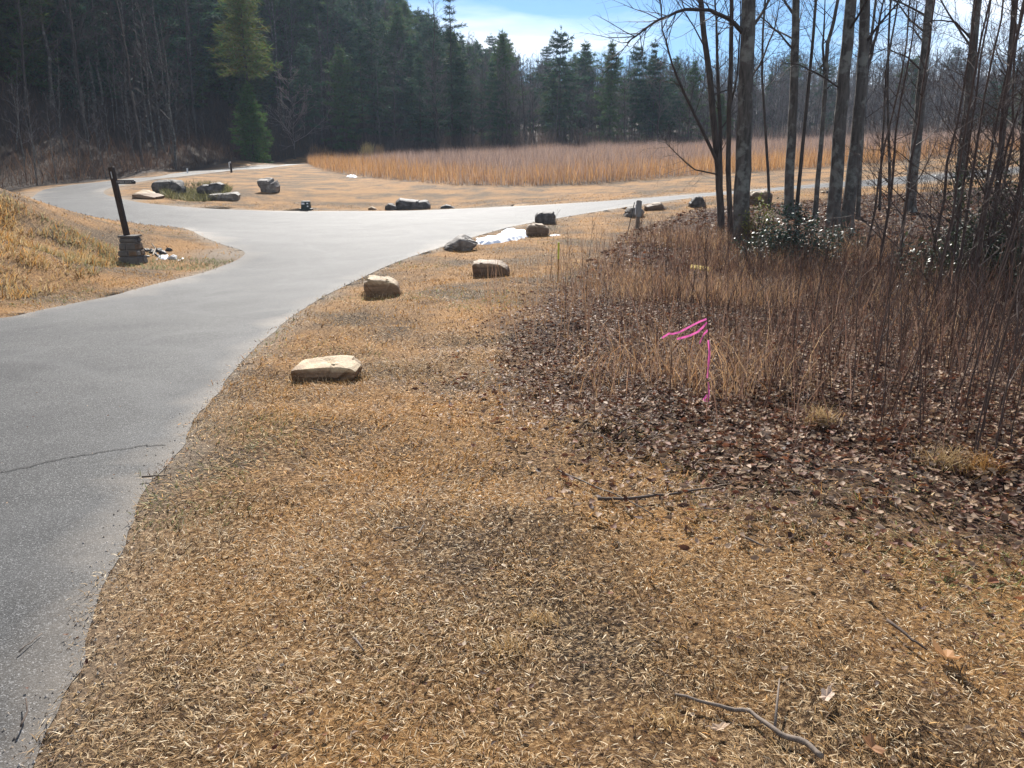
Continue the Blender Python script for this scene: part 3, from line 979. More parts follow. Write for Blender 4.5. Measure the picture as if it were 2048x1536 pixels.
    so = s2.build('reflective_strip', M_STEEL, root)
    tp = at_y(226.5, 350, y0)
    so.location = (tp[0] - root.location.x, -pw / 2 - .022, tp[2] - root.location.z)
    so.rotation_euler = (0, math.atan2(dirv.x, dirv.z), 0)
    return root
build_sign()

# drain hole with loose rocks beside the pier
M_RUBBLE = flat_mat('wet_dark_stone', (0.045, 0.04, 0.036), 0.6, 0.3, 9, 0.6, 0.02)  # one dark tone for all the rubble
rngd = random.Random(9)
hole = [(270, 516), (275, 506), (296, 500), (330, 500), (345, 506), (338, 513), (305, 518), (280, 520)]
for i in range(16):
    u, v = rngd.uniform(272, 345), rngd.uniform(500, 517)
    sz = rngd.uniform(9, 20)
    rock(u - sz / 2, u + sz / 2, v + 2, v - sz * .5, [(0, .02), (.1, .6), (.4, 1), (.8, .7), (1, .02)], 'dark angular rubble stone in the drain hole beside the stone pier', M_RUBBLE, 0.9, 0.8, 0, rngd.uniform(0, 3), 40 + i, 0.1, 'rubble stones in the drain hole', 'rubble_stone')
rock(330, 353, 520, 507, [(0, .02), (.1, .5), (.5, 1), (.8, .8), (1, .02)], 'pale grey stone on the rim of the drain hole', rock_mat('pale_stone', (0.4, 0.39, 0.38), (0.55, 0.54, 0.53), (0.68, 0.67, 0.66)), 0.8, .7, 0, 0, 60, .05, None, 'stone')
st = MB()
a, b = ground(306, 513), ground(316, 499)
st.tube([Vector(a) + Vector((0, 0, .03)), (Vector(a) + Vector(b)) / 2 + Vector((.01, 0, .1)), Vector(b) + Vector((0, -.3, .17))], [.018, .016, .012], 6)
tag(st.build('stick', flat_mat('bleached_wood', (0.42, 0.34, 0.25), .8, .2, 20, .3, .005)), 'pale stick poking out of the drain hole by the stone pier', 'stick')

# ------------------------------------------------------------------ utility pedestal
def build_pedestal():
    g = ground(610, 421)
    k = px_per_m(g)
    root = empty('utility_box', (g[0], g[1] + .25, g[2]))
    tag(root, 'small dark utility box with flared base standing on the lawn by the road junction', 'utility box')
    MG = flat_mat('dark_green_steel', (0.03, 0.042, 0.036), .5, .15, 12, 0.1, .003)
    w = 17.5 / k; H = 17 / k
    body = MB()
    for (z0, z1, a, b) in ((.085, H, w / 2 * 1.02, w / 2 * .86),):
        body.add([Vector((sx * a, sy * a * .8, z0)) for sx, sy in ((-1, -1), (1, -1), (1, 1), (-1, 1))] + [Vector((sx * b, sy * b * .8, z1)) for sx, sy in ((-1, -1), (1, -1), (1, 1), (-1, 1))],
                 [(0, 3, 2, 1), (4, 5, 6, 7), (0, 1, 5, 4), (1, 2, 6, 5), (2, 3, 7, 6), (3, 0, 4, 7)])
    bevel(body.build('cabinet', MG, root), .01)
    bs = MB(); bs.box((0, 0, .04), (24 / k, 24 / k * .8, .09))
    bevel(bs.build('base', MG, root), .012)
    lid = MB(); lid.box((0, 0, H + .012), (w * .9, w * .76, .03))
    bevel(lid.build('lid', flat_mat('pale_lid', (.35, .36, .34), .4, .1, 10, 0), root), .008)
    yf = -(w / 2 * .97) * .8
    for (x, z, sx, sz) in ((-w * .25, H * .78, w * .34, H * .22), (w * .26, H * .8, w * .2, H * .16), (w * .28, H * .48, w * .18, H * .16)):
        b = MB(); b.box((x, yf + .0 - .006 + (z - .085) * 0.05, z), (sx, .006, sz))
        b.build('label_plate', M_WHITE, root)
    return root
build_pedestal()

# ------------------------------------------------------------------ short posts and stakes
M_GREYWOOD = flat_mat('weathered_post', (0.16, 0.13, 0.10), .85, .3, 14, .5, .008)
def post_at(u, vb, vt, wpx, name, label, mat, cat='post', lean=0.0, plates=()):
    g = ground(u, vb)
    k = px_per_m(g)
    H = (vb - vt) / k * 1.0
    root = empty(name, tuple(g))
    tag(root, label, cat)
    mb = MB()
    w = wpx / k
    mb.box((0, 0, H / 2 - .04), (w, w, H + .08))
    o = mb.build('shaft', mat, root); bevel(o, min(.01, w * .1))
    root.rotation_euler = (0, lean, 0)
    for (nm, dx, z0, z1, pw, m) in plates:
        b = MB(); b.box((dx / k, -w / 2 - .012, H * (z0 + z1) / 2), (pw / k, .018, H * (z1 - z0)))
        b.build(nm, m, root)
    return root, H, w
r_, H_, w_ = post_at(1274, 457, 402, 7, 'marker_post', 'short grey wooden marker post with a box at the edge of the leaf litter', M_GREYWOOD, 'post', R(1.5),
        (('meter_box', 0, .42, .98, 11, flat_mat('grey_box', (.2, .2, .19), .5, .1, 10, 0)), ('reflector_plate', -5.8, .5, .85, 2.2, M_WHITE)))
mb = MB()
g = ground(1254, 471); g2 = at_y(1269, 405, g[1] + .4)
mb.tube([Vector(g), (Vector(g) + Vector(g2)) / 2, Vector(g2)], .013, 6)
tag(mb.build('iron_rod', M_BLACK), 'thin black rod leaning against the short grey marker post', 'rod')
post_at(463, 345, 324, 3.2, 'marker_post', 'thin dark marker post with white plates beside the upper road', M_TIMBER, 'post', 0,
        (('reflector_plate', -2.6, .45, .95, 1.8, M_WHITE), ('reflector_plate', 0, .86, 1.0, 2.4, M_WHITE)))
post_at(375, 346, 337, 2.4, 'marker_stake', 'tiny pale stake at the foot of the wooded hill', M_WHITE, 'stake')
post_at(10, 392, 379, 2.6, 'marker_stake', 'short pale stake on the crest of the grassy bank', flat_mat('pale_wood', (.5, .38, .25), .8, .1, 10, 0), 'stake')
root, H, w = post_at(1116, 566, 486, 3.0, 'marker_stake', 'slim upright stake with a yellow-green upper half beside the brush', flat_mat('stake_brown', (.33, .17, .06), .7, .2, 10, 0), 'stake')
b = MB(); b.box((0, 0, H * .8), (w * 1.15, w * 1.15, H * .41)); b.build('painted_top', flat_mat('stake_yellow', (.50, .48, .06), .6, .1, 10, 0), root)

# yellow board lying in the brush
g0, g1 = ground(1386, 545), ground(1426, 548)
bd = MB()
rot = Matrix.Rotation(R(-20), 3, 'Z') @ Matrix.Rotation(R(22), 3, 'X') @ Matrix.Rotation(R(7), 3, 'Y')
bd.box((0, 0, 0), (.44, .14, .03), rot)
o = bd.build('yellow_board', flat_mat('yellow_board', (.72, .50, .10), .6, .2, 14, .2, .004), None, (float((g0[0] + g1[0]) / 2), float(g0[1]) + .1, float(g0[2]) + .08))
tag(o, 'yellow board lying tilted in the dry brush', 'board')

# ------------------------------------------------------------------ pink flagging tape
M_PINK = blade_mat('pink_tape', .35, .4, spec=.4)
def ribbon(mb, pts, w, rng, side=None):
    n = len(pts)
    vs_ = []
    for i, p in enumerate(pts):
        t = (pts[min(i + 1, n - 1)] - pts[max(i - 1, 0)]).normalized()
        s = (side or Vector((0, .25, 1)))
        s = (s - t * s.dot(t)).normalized()
        tw = math.sin(i * 1.1 + rng.random()) * .22
        s = s * math.cos(tw) + t.cross(s) * math.sin(tw)
        ww = w * (1 if i < n - 1 else .8)
        vs_ += [p - s * ww / 2, p + s * ww / 2]
    mb.add(vs_, [(2 * i, 2 * i + 1, 2 * i + 3, 2 * i + 2) for i in range(n - 1)], (.85, .16, .46))
def build_tape():
    rng = random.Random(3)
    g = ground(1416, 818)
    Y = g[1]
    k = px_per_m(g)
    root = empty('flagged_stem', tuple(g))
    tag(root, 'bare weed stem tied with bright pink flagging tape', 'flagged stem')
    stem = MB()
    P = lambda u, v, dy=0: Vector(at_y(u, v, Y + dy)) - Vector(g)
    stem.tube([P(1416, 822), P(1415, 760), P(1418, 690), P(1415, 640), P(1412, 560), P(1415, 500)], [.006, .006, .005, .005, .004, .002], 5)
    stem.build('stem', flat_mat('stem_brown', (.09, .05, .035), .8, .2, 10, 0), root)
    def curve(px): 
        out = []
        for i in range(len(px) - 1):
            for q in range(4):
                t = q / 4
                out.append(P(px[i][0] * (1 - t) + px[i + 1][0] * t, px[i][1] * (1 - t) + px[i + 1][1] * t, (px[i][2] * (1 - t) + px[i + 1][2] * t)))
        out.append(P(*px[-1]))
        return out
    for px, w in (([(1413, 638, 0), (1400, 643, -.02), (1380, 653, -.04), (1360, 664, -.03), (1345, 668, 0), (1338, 667, .02), (1324, 676, 0)], .014),
                  ([(1414, 645, 0), (1405, 655, .02), (1395, 664, .02), (1380, 671, 0), (1366, 675, .02), (1354, 678, 0)], .016),
                  ([(1416, 660, 0), (1408, 668, -.02), (1402, 680, 0), (1399, 688, .01)], .015),
                  ([(1417, 680, -.02), (1419, 705, -.02), (1417, 730, -.015), (1415, 756, -.02)], .016),
                  ([(1416, 764, -.02), (1418, 785, -.02), (1416, 800, -.015), (1418, 818, -.02)], .013),
                  ([(1415, 790, 0), (1409, 797, -.02), (1406, 803, -.02), (1412, 802, 0)], .018)):
        tall_ = abs(px[0][1] - px[-1][1]) > 2 * abs(px[0][0] - px[-1][0])
        m = MB(); ribbon(m, curve(px), w, rng, Vector((1, .2, 0)) if tall_ else None)
        m.build('tape', M_PINK, root)
build_tape()
print('objects', time.time() - T0)

def on_surf(u, v):
    g = ground(u, v)
    return Vector((g[0], g[1], float(surf([g[0]], [g[1]])[0])))
# ------------------------------------------------------------------ plant builders
M_BARK_GREY = bark_mat('bark_grey', (0.036, 0.032, 0.028), (0.125, 0.112, 0.098), 9, .2, (0.17, 0.17, 0.15))
M_BARK_DARK = bark_mat('bark_dark', (0.03, 0.025, 0.022), (0.10, 0.082, 0.07), 9, .25)
M_TWIG = flat_mat('twig', (0.06, 0.048, 0.042), .8, .3, 5, 0)
M_TWIG_PALE = flat_mat('twig_pale', (0.15, 0.125, 0.115), .8, .3, 5, 0)
M_STEM = flat_mat('sapling_bark', (0.075, 0.05, 0.04), .7, .35, 6, 0)
M_NEEDLE = blade_mat('needles', .3, .75, spec=.08)
M_LAUREL = blade_mat('laurel_leaf', .15, .45, spec=.3)
M_GLOSSY = blade_mat('glossy_leaf', .18, .46, spec=.5)
M_GRASS = blade_mat('dead_grass', .26, .6, spec=.14)
M_LEAF = blade_mat('dead_leaf', .25, .62, spec=.2)
M_SHOOT = blade_mat('dark_shoot', .05, .75, spec=.2)
M_TALL = blade_mat('tall_grass', .45, .6, spec=.2)

def rvec(rng):
    while True:
        v = Vector((rng.uniform(-1, 1), rng.uniform(-1, 1), rng.uniform(-1, 1)))
        if 0.01 < v.length < 1: return v.normalized()

def grow(wood, twig, start, d, L, r, level, rng, nch, up=0.15, wig=0.16, sides=5, twigmin=.006, ratio=.5, lo=.25):
    """a limb with side limbs; thin ones go to the twig mesh"""
    n = max(3, int(3 + L * 0.9)) if level < 2 else 3
    pts, rad = [Vector(start)], [r]
    p = Vector(start); dv = Vector(d).normalized()
    for i in range(1, n + 1):
        dv = (dv + rvec(rng) * wig + Vector((0, 0, up))).normalized()
        p = p + dv * (L / n)
        pts.append(p.copy()); rad.append(max(r * (1 - .82 * i / n), twigmin * .5))
    (wood if r > .022 else twig).tube(pts, rad, sides if r > .022 else 3, False)
    if level <= 0: return
    for c in range(nch[0]):
        t = lo + (1 - lo) * (c + rng.random()) / nch[0]
        f = t * n; i = min(int(f), n - 1)
        q = pts[i].lerp(pts[i + 1], f - i)
        ax = (pts[i + 1] - pts[i]).normalized()
        s = rvec(rng); s = (s - ax * s.dot(ax)).normalized()
        ang = rng.uniform(.5, 1.0)
        nd = ax * math.cos(ang) + s * math.sin(ang)
        grow(wood, twig, q, nd, L * ratio * (1.15 - .6 * t) * rng.uniform(.7, 1.2), max(rad[i] * rng.uniform(.35, .55), twigmin), level - 1, rng, nch[1:], up * 1.1, wig * 1.1, 4, twigmin, ratio, .2)

def bare_tree_meshes(seed, H=15.0, r=.16, nl=16, twig=.012, nch=(6, 4), first=.3, spread=1.0, name='bare'):
    rng = random.Random(seed)
    wood, tw = MB(), MB()
    n = 9
    pts, rad = [], []
    x = y = 0
    for i in range(n + 1):
        t = i / n
        pts.append(Vector((x, y, t * H - .3))); rad.append(r * (1.25 if i == 0 else 1) * (1 - .85 * t) + .01)
        x += rng.uniform(-.16, .16) * H / 15; y += rng.uniform(-.16, .16) * H / 15
    wood.tube(pts, rad, 7, False)
    crown_w, crown_t = MB(), tw
    for k in range(nl):
        t = first + (1 - first) * (k + rng.random()) / nl
        f = t * n; i = min(int(f), n - 1)
        q = pts[i].lerp(pts[i + 1], f - i)
        a = rng.uniform(0, 6.283)
        el = rng.uniform(.35, .9)
        d = Vector((math.cos(a) * math.cos(el), math.sin(a) * math.cos(el), math.sin(el)))
        grow(crown_w, crown_t, q, d, H * .28 * (1.25 - t) * spread * rng.uniform(.7, 1.25), max(rad[i] * .45, twig), 2, rng, nch, .12, .18, 4, twig, .55)
    # join limbs and twigs into the crown
    base = len(crown_w.v)
    crown_w.v += crown_t.v
    crown_w.f += [tuple(i + base for i in f) for f in crown_t.f]
    return wood, crown_w

def needle_spray(V, C, p, d, L, rng, col, n=5, w=.05, droop=.25):
    for _ in range(n):
        dd = (d + rvec(rng) * .7 + Vector((0, 0, -droop * rng.random()))).normalized()
        s = dd.cross(rvec(rng)).normalized() * w * rng.uniform(.6, 1.3)
        l = L * rng.uniform(.6, 1.3)
        q = p + rvec(rng) * L * .25
        c = [x * rng.uniform(.65, 1.35) for x in col]
        V += [q - s * .5, q + s * .5, q + dd * l]
        C += [c, c, c]

def conifer_meshes(seed, H=16, r=.17, col=(.035, .06, .03), width=.2, first=.12, irregular=.3, whorl=.55, spray=.42, ns=4, w=.055, step=.32, up=.25, shape=1.5):
    rng = random.Random(seed)
    wood = MB(); V, C = [], []
    n = 8
    pts = [Vector((rng.uniform(-.05, .05) * i * .3, rng.uniform(-.05, .05) * i * .3, H * i / n - .2)) for i in range(n + 1)]
    wood.tube(pts, [max(r * (1 - .93 * i / n), .015) for i in range(n + 1)], 7, False)
    z = H * first
    while z < H * .985:
        t = (z / H - first) / (1 - first)
        nb = rng.randint(4, 6)
        a0 = rng.uniform(0, 6.28)
        Lw = H * width * ((1 - t ** shape) * (.6 + .4 * min(1, t * 4)) * .9 + .04) * rng.uniform(1 - irregular, 1 + irregular)
        for b in range(nb):
            a = a0 + 6.283 * b / nb + rng.uniform(-.3, .3)
            L = Lw * rng.uniform(.7, 1.15)
            f = z / H * n; i = min(int(f), n - 1)
            q = pts[i].lerp(pts[i + 1], f - i)
            d = Vector((math.cos(a), math.sin(a), up * (t - .35) * 1.6 + rng.uniform(-.1, .1)))
            d.normalize()
            m = 4
            bp = [q + d * L * j / m + Vector((0, 0, -.10 * L * (j / m) ** 2 + .10 * L * (j / m) ** 4)) for j in range(m + 1)]
            wood.tube(bp, [max(.05 * L / 4 * (1 - .8 * j / m), .008) for j in range(m + 1)], 3, False)
            s = L * .18
            side = d.cross(Vector((0, 0, 1))).normalized()
            while s < L:
                g = s / L * m; j = min(int(g), m - 1)
                p = bp[j].lerp(bp[j + 1], g - j)
                for sg in (-1, 1):
                    spr = (d * .6 + side * sg * rng.uniform(.3, 1.0) + Vector((0, 0, rng.uniform(-.05, .3)))).normalized()
                    needle_spray(V, C, p + side * sg * rng.uniform(0, .25) * (L - s * .6) * .5, spr, spray, rng, col, ns, w)
                s += step * rng.uniform(.7, 1.3)
        z += whorl * rng.uniform(.7, 1.3) * (1.0 - .35 * t)
    top = pts[-1]
    needle_spray(V, C, top, Vector((0, 0, 1)), spray, rng, col, 10, w)
    v = np.array([tuple(p) for p in V]); t = np.arange(len(v)).reshape(-1, 3)
    return wood, v, t, np.array(C)

def put_tree(name, parts, loc, rz, sc, label, cat, group=None, tilt=(0, 0)):
    root = empty(name, loc, rz)
    root.rotation_euler = (tilt[0], tilt[1], rz)
    root.scale = sc if hasattr(sc, '__len__') else (sc, sc, sc)
    for pn, me in parts: link_mesh(pn, me, root)
    tag(root, label, cat, group)
    return root

rngT = random.Random(77)
BARE = []
for s_ in range(7):
    w_, c_ = bare_tree_meshes(100 + s_, 15, .13 + .02 * (s_ % 3), 20, .017, (6, 5), .22 + .05 * (s_ % 3), .8 + .1 * (s_ % 3))
    BARE.append([('trunk', w_.mesh('trunk', M_BARK_DARK if s_ % 2 else M_BARK_GREY, True)), ('crown', c_.mesh('crown', M_TWIG_PALE if s_ % 3 else M_TWIG))])
THIN = []
for s_ in range(4):
    w_, c_ = bare_tree_meshes(140 + s_, 11, .075, 11, .010, (4, 3), .35, .7)
    THIN.append([('trunk', w_.mesh('trunk', M_BARK_GREY, True)), ('crown', c_.mesh('crown', M_TWIG_PALE))])
PINES = []
for s_ in range(5):
    col = [(.06, .105, .055), (.08, .125, .055), (.05, .09, .056), (.095, .13, .05), (.055, .095, .06)][s_]
    w_, v, t, c = conifer_meshes(200 + s_, 17, .19, col, [.22, .26, .2, .28, .24][s_], [.04, .10, .2, .02, .25][s_], [.35, .6, .65, .3, .6][s_], [.55, .8, 1.0, .5, .9][s_], .66, 7, .12, .38, .25, [1.3, 2.6, 3.4, 1.8, 3.0][s_])
    PINES.append([('trunk', w_.mesh('trunk', M_BARK_DARK, True)), ('crown', np_mesh('crown', v, t, M_NEEDLE, c))])
print('tree kinds', [sum(len(m.polygons) for _, m in k) for k in BARE + THIN + PINES], time.time() - T0)

# ------------------------------------------------------------------ woods: steep hillside
HX = lambda y: float(np.interp(y, [30, 43, 51, 59, 72, 96, 112, 130], [-34.5, -32.5, -31, -30, -30, -29.5, -27, -22]))
placed = []
def free(x, y, d):
    for a, b in placed:
        if (a - x) ** 2 + (b - y) ** 2 < d * d: return False
    placed.append((x, y)); return True
n_b = n_p = 0
tries = 0
HILL = []
while len(HILL) < 520 and tries < 14000:
    tries += 1
    y = rngT.uniform(40, 150)
    x = HX(y) - (rngT.random() ** 1.35) * 58
    ang = math.degrees(math.atan2(x, y))
    if ang < -44: continue
    if not free(x, y, 1.5): continue
    u_ = 1024 + 1540 * x / (y * .97)
    if 425 < u_ < 640 and y < 112: continue
    HILL.append((x, y))
HILL.sort(key=lambda p: p[1] - p[0] * .0)
zz = hgt([p[0] for p in HILL], [p[1] for p in HILL])
nb = npn = nth = 0
for (x, y), z in zip(HILL, zz):
    off = HX(y) - x
    if off < 8: kind = 'thin' if rngT.random() < .8 or y < 62 else 'bare'
    else:
        q = rngT.random()
        kind = 'pine' if q < .40 else ('bare' if q < .8 else 'thin')
    rz = rngT.uniform(0, 6.28)
    if kind == 'pine':
        sc = rngT.uniform(.6, 1.2)
        put_tree('pine_tree', rngT.choice(PINES), (x, y, z), rz, sc, 'dark green pine in the dense wood on the steep hillside above the upper road', 'pine tree', 'pines on the hillside')
    elif kind == 'bare':
        sc = rngT.uniform(.75, 1.25)
        put_tree('hardwood_tree', BARE[rngT.choice((0, 3, 6))], (x, y, z), rz, (sc, sc, sc * 1.1), 'tall leafless hardwood among the pines on the steep hillside above the upper road', 'tree', 'leafless trees on the hillside', (rngT.uniform(-.05, .05), rngT.uniform(-.06, .06)))
    else:
        sc = rngT.uniform(.5, 1.0) * (.6 if off < 6 else 1)
        put_tree('slender_tree', rngT.choice(THIN), (x, y, z), rz, (sc, sc, sc), 'slender pale leafless tree on the lower slope of the wooded hillside', 'tree', 'slender trees on the hillside', (rngT.uniform(-.12, .12), rngT.uniform(-.04, .12)))
# ------------------------------------------------------------------ woods: far side of the field
FAR = []
tries = 0
while len(FAR) < 330 and tries < 9000:
    tries += 1
    y = 113 + (rngT.random() ** 1.5) * 55
    x = rngT.uniform(-26, y * .76)
    if x < -18 and y > 118 and rngT.random() < .4: continue
    if not free(x, y, 1.5): continue
    FAR.append((x, y))
zz = hgt([p[0] for p in FAR], [p[1] for p in FAR])
for (x, y), z in zip(FAR, zz):
    u = 1024 + 1540 * x / (y * 1.0)
    pp = .5 if u < 930 else (.09 if u < 1450 else .03)
    if y < 117: pp *= 1.1
    rz = rngT.uniform(0, 6.28)
    hs = 1.0 if u < 1000 else (.9 if u < 1400 else .78)
    if rngT.random() < pp:
        sc = rngT.uniform(.55, 1.0) * hs
        put_tree('pine_tree', rngT.choice(PINES), (x, y, z), rz, (sc, sc, sc), 'dark evergreen in the far wood beyond the tall grass field', 'pine tree', 'evergreens beyond the field')
    else:
        sc = rngT.uniform(.62, 1.0) * hs
        put_tree('bare_tree', rngT.choice(BARE), (x, y, z), rz, (sc * 1.1, sc * 1.1, sc), 'grey leafless hardwood in the far wood beyond the tall grass field', 'tree', 'leafless trees beyond the field', (rngT.uniform(-.04, .04), rngT.uniform(-.04, .04)))

# ------------------------------------------------------------------ single trees that stand out
def lone(parts, u, v, Y, hpx_top, H0, name, label, cat, wscale=1.0):
    """tree whose foot is at ground under pixel column u at depth Y and whose tip reaches pixel row hpx_top"""
    x = at_y(u, 300, Y)[0]
    z = h1(x, Y)
    top = at_y(u, hpx_top, Y)[2]
    s = (top - z) / H0
    return put_tree(name, parts, (x, Y, z), random.Random(u).uniform(0, 6), (s * wscale, s * wscale, s), label, cat)
def special_conifer(seed, **k):
    w_, v, t, c = conifer_meshes(seed, **k)
    return [('trunk', w_.mesh('trunk', M_BARK_DARK, True)), ('crown', np_mesh('crown', v, t, M_NEEDLE, c))]
lone(special_conifer(301, H=20, r=.2, col=(.03, .055, .035), width=.13, first=.35, irregular=.55, whorl=1.0, spray=.6, ns=5, w=.08, step=.4), 905, 300, 116, -40, 20, 'white_pine', 'tall ragged pine rising alone above the far skyline', 'pine tree')
lone(special_conifer(302, H=20, r=.2, col=(.03, .055, .038), width=.16, first=.4, irregular=.5, whorl=.9, spray=.6, ns=5, w=.08, step=.4), 752, 300, 118, -18, 20, 'white_pine', 'ragged pine topping the skyline where the hillside meets the far wood', 'pine tree')
lone(special_conifer(303, H=20, r=.2, col=(.13, .155, .045), width=.2, first=.5, irregular=.3, whorl=.6, spray=.8, ns=6, w=.09, step=.36), 506, 300, 96, -60, 20, 'white_pine', 'yellow-green sunlit pine glowing on the dark hillside', 'pine tree')
lone(special_conifer(304, H=7, r=.1, col=(.085, .15, .04), width=.32, first=.02, irregular=.12, whorl=.2, spray=.34, ns=6, w=.07, step=.2, up=.5), 506, 300, 92, 162, 7, 'cedar_tree', 'dense rounded green cedar standing at the foot of the wooded hill', 'cedar tree')
w_, c_ = bare_tree_meshes(150, 9, .09, 20, .016, (6, 4), .12, 1.35)
lone([('trunk', w_.mesh('trunk', M_BARK_DARK, True)), ('crown', c_.mesh('crown', flat_mat('twig_reddish', (.22, .165, .155), .8, .2, 5, 0)))], 588, 300, 102, 138, 9, 'bushy_tree', 'bushy reddish leafless tree beside the rounded green cedar', 'tree', 1.15)
for u, top, Y, lab in ((1005, 62, 120, 'dark narrow pine with a pointed top above the mid field edge'), (1118, 55, 122, 'open-branched pine crossing the cloud on the far skyline'), (1218, 82, 117, 'broad pine on the far skyline near the bare roadside trees'),
                       (1268, 85, 118, 'narrow spire-like pine, one of two close together on the skyline'), (1300, 80, 119, 'thin-topped pine, the taller of two close together on the skyline'), (1380, 118, 117, 'dark pine seen just beside the roadside stem clump'), (985, 120, 114, 'full pine with light green boughs at the edge of the far wood'), (690, 90, 112, 'broad green pine at the dark corner of the far wood'), (620, 80, 110, 'light green pine near the bushy leafless tree')):
    lone(PINES[(1, 2, 4)[u % 3]], u, 300, Y, top, 17, 'pine_tree', lab, 'pine tree', .62 + .1 * (u % 4))
w_, c_ = bare_tree_meshes(160, 17, .16, 13, .014, (5, 4), .45, 1.0)
lone([('trunk', w_.mesh('trunk', M_BARK_DARK, True)), ('crown', c_.mesh('crown', M_TWIG))], 868, 300, 117, -5, 17, 'bare_tree', 'spreading leafless tree crown against the sky beside the tall ragged pine', 'tree')

# ------------------------------------------------------------------ deeper wood: one mass
def instancer(name, pts, rots, scales, idx, coll_objs, label):
    col = bpy.data.collections.new(name + '_kinds')
    for i, parts in enumerate(coll_objs):
        mb_v, mb_t, mats = [], [], []
        # join trunk and crown into one mesh with two materials
        me = bpy.data.meshes.new(f'{name}_{i:02d}')
        import bmesh
        bm = bmesh.new()
        bm.from_mesh(parts[0][1]); n0 = len(bm.faces)
        bm.from_mesh(parts[1][1])
        bm.faces.ensure_lookup_table()
        for f in bm.faces[n0:]: f.material_index = 1
        bm.to_mesh(me); bm.free()
        me.materials.append(parts[0][1].materials[0]); me.materials.append(parts[1][1].materials[0])
        o = bpy.data.objects.new(f'{name}_{i:02d}', me)
        col.objects.link(o)
    me = bpy.data.meshes.new(name)
    me.vertices.add(len(pts)); me.vertices.foreach_set('co', np.asarray(pts, dtype=np.float32).ravel())
    a = me.attributes.new('rot', 'FLOAT_VECTOR', 'POINT'); a.data.foreach_set('vector', np.asarray(rots, dtype=np.float32).ravel())
    a = me.attributes.new('scl', 'FLOAT', 'POINT'); a.data.foreach_set('value', np.asarray(scales, dtype=np.float32))
    a = me.attributes.new('idx', 'INT', 'POINT'); a.data.foreach_set('value', np.asarray(idx, dtype=np.int32))
    me.update()
    o = link_mesh(name, me)
    ng = bpy.data.node_groups.new(name, 'GeometryNodeTree')
    ng.interface.new_socket('Geometry', in_out='INPUT', socket_type='NodeSocketGeometry')
    ng.interface.new_socket('Geometry', in_out='OUTPUT', socket_type='NodeSocketGeometry')
    N, L = ng.nodes, ng.links
    gi, go = N.new('NodeGroupInput'), N.new('NodeGroupOutput')
    iop = N.new('GeometryNodeInstanceOnPoints')
    ci = N.new('GeometryNodeCollectionInfo'); ci.inputs['Collection'].default_value = col
    ci.inputs['Separate Children'].default_value = True; ci.inputs['Reset Children'].default_value = True
    iop.inputs['Pick Instance'].default_value = True
    def attr(n, t):
        q = N.new('GeometryNodeInputNamedAttribute'); q.data_type = t; q.inputs['Name'].default_value = n
        return next(s for s in q.outputs if s.enabled and s.name == 'Attribute')
    L.new(gi.outputs[0], iop.inputs['Points']); L.new(ci.outputs[0], iop.inputs['Instance'])
    L.new(attr('idx', 'INT'), iop.inputs['Instance Index'])
    L.new(attr('rot', 'FLOAT_VECTOR'), iop.inputs['Rotation'])
    L.new(attr('scl', 'FLOAT'), iop.inputs['Scale'])
    L.new(iop.outputs[0], go.inputs[0])
    md = o.modifiers.new('scatter', 'NODES'); md.node_group = ng
    tag(o, label, kind='stuff')
    return o
rr = np.random.default_rng(5)
mx = []
while len(mx) < 1300:
    y = rr.uniform(135, 270); x = rr.uniform(-.75 * y, .85 * y)
    mx.append((x, y))
for _ in range(420):
    y = rr.uniform(50, 150); x = HX(min(y, 130)) - rr.uniform(30, 90)
    mx.append((x, y))
mx = np.array(mx)
mz = hgt(mx[:, 0], mx[:, 1])
right = mx[:, 0] > 0
ix = np.where(rr.random(len(mx)) < np.where(right, .03, .32), 3 + rr.integers(0, 2, len(mx)), rr.integers(0, 3, len(mx)))
instancer('distant_woods', np.c_[mx, mz], np.c_[np.zeros((len(mx), 2)), rr.uniform(0, 6.28, len(mx))], rr.uniform(.7, 1.05, len(mx)), ix, [BARE[0], BARE[1], BARE[4], PINES[1], PINES[4]], 'far mass of mixed bare and evergreen woods covering the hills')
print('woods', time.time() - T0)

